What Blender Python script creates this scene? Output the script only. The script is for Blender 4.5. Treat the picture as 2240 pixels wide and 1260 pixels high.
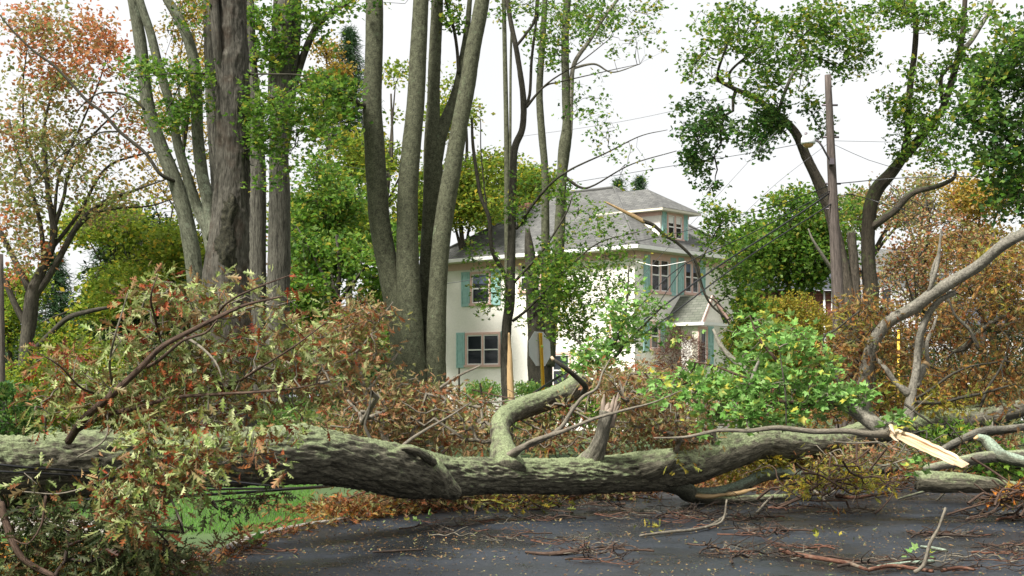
import bpy, math, random
import numpy as np
from mathutils import Vector

# ------------------------------------------------------------------ camera, sky, sun, exposure
S = bpy.context.scene
for o in list(bpy.data.objects):
    bpy.data.objects.remove(o)
C = S.collection
F, HZ, EYE = 3111.0, 850.0, 1.65          # focal length in photo pixels, horizon row, eye height
cam = bpy.data.cameras.new('camera')
cam.lens = 36.0 * F / 2240.0
cam.sensor_width = 36.0
cam.shift_y = (HZ - 630.0) / 2240.0
cam.clip_start, cam.clip_end = 0.1, 2000
co = bpy.data.objects.new('camera', cam)
co.location = (0, 0, EYE)
co.rotation_euler = (math.radians(90), 0, 0)
C.objects.link(co)
S.camera = co

SUN_EL, SUN_AZ = math.radians(52), math.radians(222)   # azimuth clockwise from +Y (north)
w = bpy.data.worlds.new("World")
S.world = w
w.use_nodes = True
nt = w.node_tree
nt.nodes.clear()
wo = nt.nodes.new('ShaderNodeOutputWorld')
bg = nt.nodes.new('ShaderNodeBackground')
sky = nt.nodes.new('ShaderNodeTexSky')
sky.sky_type = 'NISHITA'
sky.sun_disc = False
sky.sun_elevation = SUN_EL
sky.sun_rotation = SUN_AZ
tc = nt.nodes.new('ShaderNodeTexCoord')
nz = nt.nodes.new('ShaderNodeTexNoise')
nz.inputs['Scale'].default_value = 2.2
nz.inputs['Detail'].default_value = 6
cr = nt.nodes.new('ShaderNodeValToRGB')       # cloud sheet, brighter and greyer banks
cr.color_ramp.elements[0].position = 0.3
cr.color_ramp.elements[0].color = (0.90, 0.905, 0.91, 1)
cr.color_ramp.elements[1].position = 0.65
cr.color_ramp.elements[1].color = (1.0, 0.995, 0.985, 1)
sc_ = nt.nodes.new('ShaderNodeVectorMath')
sc_.operation = 'SCALE'
sc_.inputs['Scale'].default_value = 5.5
mx = nt.nodes.new('ShaderNodeMix')
mx.data_type = 'RGBA'
mx.inputs[0].default_value = 0.96
L = nt.links.new
L(tc.outputs['Generated'], nz.inputs['Vector'])
L(nz.outputs['Fac'], cr.inputs['Fac'])
L(cr.outputs['Color'], sc_.inputs[0])
L(sky.outputs['Color'], mx.inputs[6])
L(sc_.outputs[0], mx.inputs[7])
L(mx.outputs[2], bg.inputs['Color'])
bg.inputs['Strength'].default_value = 0.1
L(bg.outputs[0], wo.inputs['Surface'])

sd = bpy.data.lights.new('sun', 'SUN')
sd.energy = 4.6
sd.angle = math.radians(12)
sd.color = (1.0, 0.965, 0.91)
so = bpy.data.objects.new('sun', sd)
d_ = Vector((math.sin(SUN_AZ) * math.cos(SUN_EL), math.cos(SUN_AZ) * math.cos(SUN_EL), math.sin(SUN_EL)))
so.rotation_euler = d_.to_track_quat('Z', 'Y').to_euler()
so.location = (0, 0, 30)
C.objects.link(so)

S.view_settings.view_transform = 'Standard'
S.view_settings.look = 'None'
S.view_settings.gamma = 1
S.view_settings.exposure = 1.0
S.cycles.max_bounces = 6
S.cycles.diffuse_bounces = 3
S.cycles.transmission_bounces = 4
S.cycles.glossy_bounces = 3
S.cycles.use_denoising = True

# ------------------------------------------------------------------ helpers
rng = np.random.default_rng(7)
random.seed(7)


def P(px, py, d):
    return np.array([(px - 1120.0) / F * d, d, EYE + (HZ - py) / F * d])


def G(px, py, z=0.0):
    d = (EYE - z) * F / (py - HZ)
    return np.array([(px - 1120.0) / F * d, d, z])


def unit(v):
    v = np.asarray(v, float)
    return v / (np.linalg.norm(v) + 1e-12)


def hash3(i, j, k, s):
    n = (i * 374761393 + j * 668265263 + k * 2147483647 + s * 144269504) & 0xffffffff
    n = ((n ^ (n >> 13)) * 1274126177) & 0xffffffff
    n = ((n ^ (n >> 16)) * 2246822519) & 0xffffffff
    return ((n ^ (n >> 15)) & 0xffff) / 65535.0


def vnoise(p, seed=0):
    p = np.asarray(p, float)
    f = np.floor(p)
    t = p - f
    t = t * t * (3 - 2 * t)
    i = f.astype(np.int64)
    r = 0
    for a in (0, 1):
        for b in (0, 1):
            for c in (0, 1):
                wgt = (t[..., 0] if a else 1 - t[..., 0]) * (t[..., 1] if b else 1 - t[..., 1]) * (t[..., 2] if c else 1 - t[..., 2])
                r = r + wgt * hash3(i[..., 0] + a, i[..., 1] + b, i[..., 2] + c, seed)
    return r


def fbm(p, seed=0, octv=3):
    a, s, r = 0.5, 1.0, 0
    for k in range(octv):
        r = r + a * (vnoise(np.asarray(p) * s, seed + k) - 0.5)
        a *= 0.5
        s *= 2.03
    return r


ROOT = {}


class MB:
    """collects pieces and links them as ONE mesh object"""

    def __init__(self):
        self.v, self.f, self.fa, self.bc, self.sm = [], [], [], [], []
        self.n = 0

    def add(self, v, faces, attr=0.5, bc=None, smooth=False):
        """faces: (n,k) int array or list of such arrays; attr scalar or list matching"""
        v = np.asarray(v, float)
        self.v.append(v)
        self.bc.append(v if bc is None else bc)
        if not isinstance(faces, list):
            faces = [faces]
        if not isinstance(attr, list):
            attr = [attr] * len(faces)
        for f, a in zip(faces, attr):
            f = np.asarray(f, np.int64)
            if f.size == 0:
                continue
            self.f.append(f + self.n)
            self.fa.append(np.broadcast_to(np.asarray(a, float), (len(f),)))
            self.sm.append(np.full(len(f), smooth))
        self.n += len(v)
        return self

    def build(self, name, mat, parent=None, loc=None):
        v = np.concatenate(self.v)
        bc = np.concatenate(self.bc)
        off = np.zeros(3)
        if parent is not None:
            q = parent
            while q.parent is not None:
                q = q.parent
            off = ROOT.get(q.name, np.zeros(3))
        elif loc is not None:
            off = np.asarray(loc, float)
        me = bpy.data.meshes.new(name)
        me.vertices.add(len(v))
        me.vertices.foreach_set('co', (v - off).astype(np.float32).ravel())
        idx = np.concatenate([f.ravel() for f in self.f])
        tot = np.concatenate([np.full(len(f), f.shape[1]) for f in self.f])
        st = np.concatenate([[0], np.cumsum(tot)[:-1]])
        me.loops.add(len(idx))
        me.loops.foreach_set('vertex_index', idx.astype(np.int32))
        me.polygons.add(len(tot))
        me.polygons.foreach_set('loop_start', st.astype(np.int32))
        me.polygons.foreach_set('use_smooth', np.concatenate(self.sm))
        a = me.attributes.new('rnd', 'FLOAT', 'FACE')
        a.data.foreach_set('value', np.concatenate(self.fa).astype(np.float32))
        b = me.attributes.new('bc', 'FLOAT_VECTOR', 'POINT')
        b.data.foreach_set('vector', bc.astype(np.float32).ravel())
        me.update(calc_edges=True)
        me.validate()
        me.materials.append(mat)
        o = bpy.data.objects.new(name, me)
        C.objects.link(o)
        if parent is not None:
            o.parent = parent
        elif loc is not None:
            o.location = loc
            ROOT[o.name] = off
        return o


def thing(name, label, cat, loc=(0, 0, 0), group=None):
    o = bpy.data.objects.new(name, None)
    o.empty_display_size = 0.2
    C.objects.link(o)
    o.location = [float(x) for x in loc]
    ROOT[o.name] = np.asarray(loc, float)
    return tag(o, label, cat, group)


def tag(o, label, cat, group=None):
    o['label'] = label
    o['category'] = cat
    if group:
        o['group'] = group
    return o


def setting(o, kind='structure'):
    o['kind'] = kind
    return o


def catmull(pts, step):
    pts = np.asarray(pts, float)
    if len(pts) == 2:
        n = max(2, int(np.linalg.norm(pts[1][:3] - pts[0][:3]) / step) + 1)
        t = np.linspace(0, 1, n)[:, None]
        return pts[0] * (1 - t) + pts[1] * t
    q = np.vstack([2 * pts[0] - pts[1], pts, 2 * pts[-1] - pts[-2]])
    out = []
    for i in range(1, len(q) - 2):
        n = max(1, int(np.linalg.norm(q[i + 1][:3] - q[i][:3]) / step))
        t = (np.arange(n) / n)[:, None]
        a, b, c, d = q[i - 1], q[i], q[i + 1], q[i + 2]
        out.append(0.5 * (2 * b + (c - a) * t + (2 * a - 5 * b + 4 * c - d) * t ** 2 + (3 * b - a - 3 * c + d) * t ** 3))
    out.append(q[-2][None])
    r = np.vstack(out)
    r[:, 3] = np.maximum(r[:, 3], pts[:, 3].min() * 0.8)
    return r


def px_line(pts):
    """[(px,py,depth,radius_px)] -> [(x,y,z,r)]"""
    return np.array([np.append(P(a, b, d), r / F * d) for a, b, d, r in pts])


def tube(mb, pr, n=8, lump=0.0, furrow=0.0, seed=0, ragged=0.0, rag0=0.0, attr=0.5, cap=True, fk=1.0):
    """pr: (k,4) x,y,z,r ; adds a tapering tube with bark coordinates"""
    pr = np.asarray(pr, float)
    p, r = pr[:, :3], pr[:, 3]
    k = len(p)
    tg = np.gradient(p, axis=0)
    tg /= np.linalg.norm(tg, axis=1)[:, None] + 1e-12
    ref = np.array([0, 0, 1.0]) if abs(tg[0][2]) < 0.9 else np.array([1.0, 0, 0])
    a = unit(np.cross(tg[0], ref))
    A = np.empty((k, 3))
    for i in range(k):
        a = a - tg[i] * a.dot(tg[i])
        a = a / (np.linalg.norm(a) + 1e-12)
        A[i] = a
    B = np.cross(tg, A)
    th = np.arange(n) * 2 * math.pi / n
    s = np.concatenate([[0], np.cumsum(np.linalg.norm(np.diff(p, axis=0), axis=1))])
    cs, sn = np.cos(th), np.sin(th)
    rr = np.broadcast_to(r[:, None], (k, n)).copy()
    bc = np.stack([cs[None] * r[:, None], sn[None] * r[:, None], np.broadcast_to(s[:, None], (k, n))], -1)
    if lump:
        q = np.stack([cs[None] * 1.2 + 0 * s[:, None], sn[None] * 1.2 + 0 * s[:, None], s[:, None] / (r.mean() * 3.0) + 0 * cs[None]], -1)
        rr = rr * (1 + lump * 2 * fbm(q + seed * 7.3, seed, 3))
    if furrow:
        q = bc * np.array([26, 26, 4.5]) * fk + np.array([0, 0, seed * 3.1])
        q = q + 1.4 * fbm(bc * np.array([9, 9, 9.0]) * fk, seed + 9, 2)[..., None]
        h = 1 - 2 * np.abs(vnoise(q, seed + 4) - 0.5)
        h2 = 1 - 2 * np.abs(vnoise(q * 2.1, seed + 5) - 0.5)
        rr = rr + furrow * (0.65 * h ** 2 + 0.35 * h2 ** 2 - 0.5)
    V = p[:, None] + rr[..., None] * (cs[None, :, None] * A[:, None] + sn[None, :, None] * B[:, None])
    if ragged:
        V[-1] += tg[-1] * (rng.random((n, 1)) - 0.3) * ragged
        V[-2] += tg[-2] * (rng.random((n, 1)) - 0.5) * ragged * 0.3
    if rag0:
        V[0] -= tg[0] * (rng.random((n, 1)) - 0.3) * rag0
    V = V.reshape(-1, 3)
    i = np.arange(k - 1)[:, None] * n
    j = np.arange(n)[None]
    j2 = (j + 1) % n
    fq = np.stack([i + j, i + j2, i + n + j2, i + n + j], -1).reshape(-1, 4)
    nv = k * n
    if cap:
        V = np.vstack([V, p[0] - tg[0] * r[0] * 0.15, p[-1] + tg[-1] * r[-1] * 0.1])
        bcf = np.vstack([bc.reshape(-1, 3), [0, 0, 0], [0, 0, s[-1]]])
        jj = np.arange(n)
        c0 = np.stack([np.full(n, nv), (jj + 1) % n, jj], -1)
        c1 = np.stack([np.full(n, nv + 1), (k - 1) * n + jj, (k - 1) * n + (jj + 1) % n], -1)
        mb.add(V, [fq, np.vstack([c0, c1])], attr, bcf, True)
    else:
        mb.add(V, fq, attr, bc.reshape(-1, 3), True)


def box(mb, c, sx, sy, sz, R=None, U=None, N=None, attr=0.5):
    """box centred at c, half sizes sx (along R), sy (along N), sz (along U)"""
    R = np.array([1, 0, 0.]) if R is None else R
    U = np.array([0, 0, 1.]) if U is None else U
    N = np.cross(U, R) if N is None else N
    c = np.asarray(c, float)
    v = np.array([c + R * sx * a + N * sy * b + U * sz * d for d in (-1, 1) for b in (-1, 1) for a in (-1, 1)])
    f = [[0, 2, 3, 1], [4, 5, 7, 6], [0, 1, 5, 4], [2, 6, 7, 3], [0, 4, 6, 2], [1, 3, 7, 5]]
    mb.add(v, np.array(f), attr)


def poly_sheet(name, pts, z, mat):
    pts = [np.array([p[0], p[1], z]) for p in pts]
    bm_ = MB()
    bm_.add(np.array(pts), np.array([list(range(len(pts)))]))
    return bm_.build(name, mat)


# ------------------------------------------------------------------ materials
def newmat(name):
    m = bpy.data.materials.new(name)
    m.use_nodes = True
    t = m.node_tree
    b = t.nodes['Principled BSDF']
    return m, t, b


def N(t, kind, **kw):
    n = t.nodes.new('ShaderNode' + kind)
    for k, v in kw.items():
        if hasattr(n, k):
            setattr(n, k, v)
        else:
            n.inputs[k.replace('_', ' ')].default_value = v
    return n


def ramp(t, stops, interp='LINEAR'):
    n = t.nodes.new('ShaderNodeValToRGB')
    n.color_ramp.interpolation = interp
    e = n.color_ramp.elements
    while len(e) < len(stops):
        e.new(0.5)
    for x, (p, c) in zip(e, stops):
        x.position = p
        x.color = (*c, 1)
    return n


def attr_node(t, name):
    n = t.nodes.new('ShaderNodeAttribute')
    n.attribute_name = name
    return n


def bump(t, b, src, strength, dist):
    n = t.nodes.new('ShaderNodeBump')
    n.inputs['Strength'].default_value = strength
    n.inputs['Distance'].default_value = dist
    t.links.new(src, n.inputs['Height'])
    t.links.new(n.outputs[0], b.inputs['Normal'])
    return n


def leaf_mat(name, cols, back=1.0, trans=0.3, rough=0.5):
    """cols: colour stops along the per-leaf random value; back: how far the underside pales"""
    m, t, b = newmat(name)
    a = attr_node(t, 'rnd')
    k = len(cols)
    r = ramp(t, [(i / max(1, k - 1), c) for i, c in enumerate(cols)])
    nm = N(t, 'TexNoise', Scale=16.0, Detail=1.0)
    tcm = t.nodes.new('ShaderNodeTexCoord')
    t.links.new(tcm.outputs['Object'], nm.inputs['Vector'])
    ma = N(t, 'Math', operation='MULTIPLY_ADD')
    ma.inputs[1].default_value = 0.7
    t.links.new(nm.outputs['Fac'], ma.inputs[0])
    sb_ = N(t, 'Math', operation='SUBTRACT')
    sb_.inputs[1].default_value = 0.35
    t.links.new(a.outputs['Fac'], sb_.inputs[0])
    t.links.new(sb_.outputs[0], ma.inputs[2])
    t.links.new(ma.outputs[0], r.inputs['Fac'])
    g = t.nodes.new('ShaderNodeNewGeometry')
    nzn = N(t, 'TexNoise', Scale=35.0, Detail=2.0)
    tcn = t.nodes.new('ShaderNodeTexCoord')
    t.links.new(tcn.outputs['Object'], nzn.inputs['Vector'])
    hv = t.nodes.new('ShaderNodeHueSaturation')
    mp = N(t, 'MapRange')
    mp.inputs['To Min'].default_value = 0.75
    mp.inputs['To Max'].default_value = 1.25
    t.links.new(nzn.outputs['Fac'], mp.inputs['Value'])
    t.links.new(mp.outputs[0], hv.inputs['Value'])
    t.links.new(r.outputs[0], hv.inputs['Color'])
    mixb = t.nodes.new('ShaderNodeMix')
    mixb.data_type = 'RGBA'
    mixb.inputs[7].default_value = (0.42, 0.44, 0.22, 1)
    mm = N(t, 'Math', operation='MULTIPLY')
    mm.inputs[1].default_value = 0.28 * back
    t.links.new(g.outputs['Backfacing'], mm.inputs[0])
    t.links.new(mm.outputs[0], mixb.inputs[0])
    t.links.new(hv.outputs[0], mixb.inputs[6])
    t.links.new(mixb.outputs[2], b.inputs['Base Color'])
    b.inputs['Roughness'].default_value = rough
    b.inputs['Specular IOR Level'].default_value = 0.16
    tr = t.nodes.new('ShaderNodeBsdfTranslucent')
    t.links.new(hv.outputs[0], tr.inputs['Color'])
    ms = t.nodes.new('ShaderNodeMixShader')
    ms.inputs[0].default_value = trans
    t.links.new(b.outputs[0], ms.inputs[1])
    t.links.new(tr.outputs[0], ms.inputs[2])
    t.links.new(ms.outputs[0], t.nodes['Material Output'].inputs['Surface'])
    return m


def bark_mat(name, dark, light, fur=(24, 24, 4), lichen=None, lich_amt=0.5, moss=None, bump_s=0.6, patch=None):
    m, t, b = newmat(name)
    a = attr_node(t, 'bc')
    mp = t.nodes.new('ShaderNodeMapping')
    mp.inputs['Scale'].default_value = fur
    t.links.new(a.outputs['Vector'], mp.inputs['Vector'])
    n1 = N(t, 'TexNoise', Scale=1.0, Detail=5.0, Roughness=0.65, Distortion=0.6)
    t.links.new(mp.outputs[0], n1.inputs['Vector'])
    r1 = ramp(t, [(0.3, dark), (0.5, tuple((x + y) / 2 for x, y in zip(dark, light))), (0.72, light)])
    t.links.new(n1.outputs['Fac'], r1.inputs['Fac'])
    nf = N(t, 'TexNoise', Scale=1.0, Detail=4.0, Roughness=0.7)
    mpf = t.nodes.new('ShaderNodeMapping')
    mpf.inputs['Scale'].default_value = (fur[0] * 3.2, fur[1] * 3.2, fur[2] * 4.5)
    t.links.new(a.outputs['Vector'], mpf.inputs['Vector'])
    t.links.new(mpf.outputs[0], nf.inputs['Vector'])
    rf_ = ramp(t, [(0.34, (.38, .38, .38)), (0.5, (.95, .95, .95)), (0.7, (1.35, 1.35, 1.35))])
    t.links.new(nf.outputs['Fac'], rf_.inputs['Fac'])
    mf = t.nodes.new('ShaderNodeMix')
    mf.data_type = 'RGBA'
    mf.blend_type = 'MULTIPLY'
    mf.inputs[0].default_value = 1.0
    t.links.new(r1.outputs[0], mf.inputs[6])
    t.links.new(rf_.outputs[0], mf.inputs[7])
    col = mf.outputs[2]
    n2 = N(t, 'TexNoise', Scale=1.7, Detail=4.0, Roughness=0.6)
    t.links.new(a.outputs['Vector'], n2.inputs['Vector'])
    if patch:
        pr_ = ramp(t, [(0.5, (0, 0, 0)), (0.62, (1, 1, 1))])
        t.links.new(n2.outputs['Fac'], pr_.inputs['Fac'])
        mxx = t.nodes.new('ShaderNodeMix')
        mxx.data_type = 'RGBA'
        t.links.new(pr_.outputs[0], mxx.inputs[0])
        t.links.new(col, mxx.inputs[6])
        mxx.inputs[7].default_value = (*patch, 1)
        col = mxx.outputs[2]
    if lichen:
        g = t.nodes.new('ShaderNodeNewGeometry')
        sx = t.nodes.new('ShaderNodeSeparateXYZ')
        t.links.new(g.outputs['Normal'], sx.inputs[0])
        n3 = N(t, 'TexNoise', Scale=9.0, Detail=6.0, Roughness=0.75)
        t.links.new(a.outputs['Vector'], n3.inputs['Vector'])
        ad = N(t, 'Math', operation='MULTIPLY_ADD')
        t.links.new(sx.outputs['Z'], ad.inputs[0])
        ad.inputs[1].default_value = 0.22
        av = N(t, 'Math', operation='MULTIPLY_ADD')
        av.inputs[1].default_value = 0.5
        t.links.new(n2.outputs['Fac'], av.inputs[0])
        av2 = N(t, 'Math', operation='MULTIPLY')
        av2.inputs[1].default_value = 0.55
        t.links.new(n3.outputs['Fac'], av2.inputs[0])
        t.links.new(av2.outputs[0], av.inputs[2])
        t.links.new(av.outputs[0], ad.inputs[2])
        pr2 = ramp(t, [(0.60 - 0.1 * lich_amt, (0, 0, 0)), (0.72 - 0.1 * lich_amt, (0.85, 0.85, 0.85))])
        t.links.new(ad.outputs[0], pr2.inputs['Fac'])
        n4 = N(t, 'TexNoise', Scale=45.0, Detail=3.0)
        t.links.new(a.outputs['Vector'], n4.inputs['Vector'])
        rl = ramp(t, [(0.35, tuple(x * 0.45 for x in lichen)), (0.62, lichen)])
        t.links.new(n4.outputs['Fac'], rl.inputs['Fac'])
        mxl = t.nodes.new('ShaderNodeMix')
        mxl.data_type = 'RGBA'
        t.links.new(pr2.outputs[0], mxl.inputs[0])
        t.links.new(col, mxl.inputs[6])
        t.links.new(rl.outputs[0], mxl.inputs[7])
        col = mxl.outputs[2]
    t.links.new(col, b.inputs['Base Color'])
    b.inputs['Roughness'].default_value = 0.85
    b.inputs['Specular IOR Level'].default_value = 0.2
    sm_ = N(t, 'Math', operation='MULTIPLY_ADD')
    sm_.inputs[1].default_value = 0.5
    t.links.new(nf.outputs['Fac'], sm_.inputs[0])
    t.links.new(n1.outputs['Fac'], sm_.inputs[2])
    bump(t, b, sm_.outputs[0], bump_s, 0.03)
    return m


def plain(name, col, rough=0.6, nscale=0, var=0.15, bmp=0, metal=0.0):
    m, t, b = newmat(name)
    b.inputs['Base Color'].default_value = (*col, 1)
    b.inputs['Roughness'].default_value = rough
    b.inputs['Metallic'].default_value = metal
    if nscale:
        tcn = t.nodes.new('ShaderNodeTexCoord')
        n = N(t, 'TexNoise', Scale=nscale, Detail=5.0, Roughness=0.6)
        t.links.new(tcn.outputs['Object'], n.inputs['Vector'])
        r = ramp(t, [(0.3, tuple(c * (1 - var) for c in col)), (0.7, tuple(min(1, c * (1 + var)) for c in col))])
        t.links.new(n.outputs['Fac'], r.inputs['Fac'])
        t.links.new(r.outputs[0], b.inputs['Base Color'])
        if bmp:
            bump(t, b, n.outputs['Fac'], bmp, 0.02)
    return m


M = {}
M['oak_pale'] = leaf_mat('oak_pale', [(.12, .025, .014), (.32, .065, .025), (.24, .10, .03), (.12, .045, .018), (.19, .18, .045), (.13, .19, .04), (.26, .32, .09), (.50, .52, .27), (.18, .27, .07)], 1.0, 0.3, 0.5)
M['oak_shaded'] = leaf_mat('oak_shaded', [(.06, .018, .008), (.03, .04, .012), (.02, .035, .01), (.045, .065, .015), (.13, .16, .06), (.09, .028, .012)], 0.5, 0.25, 0.5)  # same oak, darkened: the trunk's shade is put into the leaf colour
M['oak_brown'] = leaf_mat('oak_brown', [(.11, .035, .016), (.30, .09, .03), (.19, .09, .04), (.40, .22, .12), (.17, .15, .04), (.15, .18, .045), (.34, .33, .15)], 0.9, 0.35, 0.5)
M['oak_rust'] = leaf_mat('oak_rust', [(.09, .03, .014), (.30, .10, .025), (.17, .08, .03), (.15, .14, .03), (.42, .21, .05), (.12, .06, .025), (.13, .17, .04)], 0.5, 0.35, 0.5)
M['maple_fresh'] = leaf_mat('maple_fresh', [(.06, .15, .03), (.10, .24, .035), (.15, .32, .06), (.25, .42, .13), (.12, .27, .045), (.18, .35, .09), (.22, .36, .07), (.44, .40, .06)], 1.0, 0.35, 0.45)
M['maple_green'] = leaf_mat('maple_green', [(.025, .07, .01), (.055, .14, .014), (.10, .22, .022), (.17, .27, .028), (.07, .16, .022), (.10, .20, .028), (.34, .30, .035)], 0.6, 0.45, 0.5)
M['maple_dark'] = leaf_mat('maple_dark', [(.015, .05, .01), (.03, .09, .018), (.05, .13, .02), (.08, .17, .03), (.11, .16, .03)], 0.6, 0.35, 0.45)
M['olive'] = leaf_mat('olive', [(.06, .12, .012), (.12, .20, .02), (.19, .28, .028), (.29, .33, .035), (.16, .25, .028), (.50, .36, .035)], 0.5, 0.5)
M['deep_green'] = leaf_mat('deep_green', [(.012, .03, .01), (.02, .05, .015), (.035, .07, .02), (.05, .09, .022)], 0.4, 0.2)
M['autumn_orange'] = leaf_mat('autumn_orange', [(.36, .12, .04), (.55, .16, .07), (.42, .22, .09), (.26, .18, .07), (.62, .22, .10)], 0.3, 0.5)
M['autumn_pale'] = leaf_mat('autumn_pale', [(.15, .19, .05), (.24, .27, .09), (.28, .24, .10), (.42, .22, .10), (.14, .22, .05), (.20, .26, .07)], 0.5, 0.5)
M['autumn_yellow'] = leaf_mat('autumn_yellow', [(.20, .17, .03), (.34, .26, .03), (.42, .22, .04), (.15, .16, .04)], 0.3, 0.35)
M['needle'] = leaf_mat('needle', [(.02, .05, .02), (.035, .08, .03), (.055, .10, .035)], 0.0, 0.2)
M['litter'] = leaf_mat('litter', [(.05, .022, .012), (.12, .04, .015), (.22, .07, .02), (.10, .06, .025), (.26, .15, .04), (.16, .15, .05), (.07, .03, .015), (.32, .10, .03)], 0.2, 0.1, 0.55)
M['litter_bright'] = leaf_mat('litter_bright', [(.30, .08, .02), (.42, .14, .02), (.40, .26, .03), (.16, .05, .02), (.20, .20, .05)], 0.2, 0.15, 0.5)
M['litter_road'] = leaf_mat('litter_road', [(.10, .05, .02), (.25, .13, .05), (.20, .18, .08), (.09, .04, .02), (.30, .20, .10), (.16, .20, .08)], 0.2, 0.1, 0.5)
M['yellow_green'] = leaf_mat('yellow_green', [(.12, .15, .02), (.26, .26, .03), (.45, .32, .03), (.15, .20, .03), (.34, .15, .03)], 0.5, 0.35)
M['twig_leaf_red'] = leaf_mat('bush_red', [(.09, .035, .03), (.13, .05, .04), (.08, .05, .03)], 0.2, 0.2)
M['grass'] = leaf_mat('grass_blades', [(.05, .15, .015), (.09, .24, .025), (.12, .30, .035), (.16, .28, .05)], 0.2, 0.35)

M['bark_log'] = bark_mat('bark_log', (.016, .014, .009), (.19, .175, .125), (24, 24, 3.6), lichen=(.27, .32, .165), lich_amt=0.22, bump_s=1.0)
M['bark_log_pale'] = bark_mat('bark_log_pale', (.06, .055, .04), (.23, .21, .165), (26, 26, 5), lichen=(.30, .34, .20), lich_amt=0.1, bump_s=0.7)
M['bark_teal'] = bark_mat('bark_teal', (.045, .05, .035), (.18, .18, .13), (26, 26, 8), lichen=(.32, .40, .30), lich_amt=0.7, bump_s=0.7)
M['bark_smooth'] = bark_mat('bark_smooth', (.04, .04, .024), (.125, .13, .08), (12, 12, 10), lichen=(.21, .26, .15), lich_amt=0.0, bump_s=0.5)
M['bark_green'] = bark_mat('bark_green', (.045, .048, .03), (.145, .15, .105), (14, 14, 4), lichen=(.25, .29, .20), lich_amt=0.1, bump_s=0.35)
M['bark_dark'] = bark_mat('bark_dark', (.014, .012, .009), (.125, .115, .092), (15, 15, 2.0), lichen=(.20, .19, .15), lich_amt=0.0, bump_s=0.9, patch=(.048, .036, .026))
M['bark_shaggy'] = bark_mat('bark_shaggy', (.028, .025, .02), (.18, .17, .135), (26, 26, 2.6), bump_s=1.0)
M['bark_thin'] = bark_mat('bark_thin', (.022, .020, .014), (.075, .068, .05), (20, 20, 5), bump_s=0.4)
M['bark_far'] = bark_mat('bark_far', (.03, .026, .02), (.09, .08, .06), (10, 10, 2), bump_s=0.4)
M['bark_maple'] = bark_mat('bark_maple', (.028, .024, .018), (.12, .10, .075), (18, 18, 3), lichen=(.13, .17, .07), lich_amt=0.0, bump_s=0.6)
M['bark_mossy'] = bark_mat('bark_mossy', (.018, .015, .01), (.07, .058, .04), (18, 18, 3), lichen=(.10, .15, .035), lich_amt=0.2, bump_s=0.6)
M['bark_grey'] = bark_mat('bark_grey', (.11, .10, .08), (.27, .25, .20), (14, 14, 8), lichen=(.16, .16, .12), lich_amt=-0.2, bump_s=0.3)
M['bark_stick'] = bark_mat('bark_stick', (.03, .018, .013), (.13, .085, .06), (40, 40, 6), bump_s=0.4)
M['bark_stick_red'] = bark_mat('bark_stick_red', (.05, .02, .012), (.20, .10, .065), (30, 30, 4), patch=(.20, .20, .15), bump_s=0.4)
M['bark_stick_dark'] = bark_mat('bark_stick_dark', (.018, .013, .01), (.07, .05, .038), (40, 40, 6), bump_s=0.4)
M['bark_stick_grey'] = bark_mat('bark_stick_grey', (.09, .08, .06), (.24, .21, .16), (40, 40, 6), bump_s=0.4)


M['scar'] = bark_mat('scar', (.006, .007, .004), (.06, .055, .035), (18, 18, 10), lichen=(.10, .12, .07), lich_amt=-0.4, bump_s=1.0)


def wood_mat(name, a_, b_):
    m, t, b = newmat(name)
    a = attr_node(t, 'bc')
    mp = t.nodes.new('ShaderNodeMapping')
    mp.inputs['Scale'].default_value = (70, 70, 3)
    t.links.new(a.outputs['Vector'], mp.inputs['Vector'])
    n = N(t, 'TexNoise', Scale=1.0, Detail=4.0, Roughness=0.6)
    t.links.new(mp.outputs[0], n.inputs['Vector'])
    r = ramp(t, [(0.28, tuple(x * 0.45 for x in a_)), (0.4, a_), (0.7, b_)])
    t.links.new(n.outputs['Fac'], r.inputs['Fac'])
    t.links.new(r.outputs[0], b.inputs['Base Color'])
    b.inputs['Roughness'].default_value = 0.6
    bump(t, b, n.outputs['Fac'], 0.5, 0.01)
    return m


M['wood_fresh'] = wood_mat('wood_fresh', (.44, .29, .16), (.66, .54, .38))
M['wood_tan'] = wood_mat('wood_tan', (.42, .27, .12), (.60, .42, .22))
M['wood_rotten'] = wood_mat('wood_rotten', (.16, .12, .09), (.36, .28, .21))


# asphalt
def asphalt():
    m, t, b = newmat('asphalt')
    tcn = t.nodes.new('ShaderNodeTexCoord')
    n1 = N(t, 'TexNoise', Scale=90.0, Detail=3.0, Roughness=0.7)
    n2 = N(t, 'TexNoise', Scale=0.55, Detail=4.0, Roughness=0.6)
    n3 = N(t, 'TexVoronoi', Scale=140.0)
    for n in (n1, n2, n3):
        t.links.new(tcn.outputs['Object'], n.inputs['Vector'])
    r = ramp(t, [(0.3, (.006, .009, .013)), (0.58, (.014, .019, .027)), (0.70, (.068, .074, .080))])
    t.links.new(n1.outputs['Fac'], r.inputs['Fac'])
    r2 = ramp(t, [(0.35, (.55, .55, .55)), (0.65, (1.25, 1.25, 1.25))])
    t.links.new(n2.outputs['Fac'], r2.inputs['Fac'])
    mul = t.nodes.new('ShaderNodeMix')
    mul.data_type = 'RGBA'
    mul.blend_type = 'MULTIPLY'
    mul.inputs[0].default_value = 1
    t.links.new(r.outputs[0], mul.inputs[6])
    t.links.new(r2.outputs[0], mul.inputs[7])
    t.links.new(mul.outputs[2], b.inputs['Base Color'])
    rr = ramp(t, [(0.40, (.20, .20, .20)), (0.58, (.55, .55, .55))])
    t.links.new(n2.outputs['Fac'], rr.inputs['Fac'])
    t.links.new(rr.outputs[0], b.inputs['Roughness'])
    b.inputs['Specular IOR Level'].default_value = 0.42
    bump(t, b, n1.outputs['Fac'], 0.5, 0.006)
    return m


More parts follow.
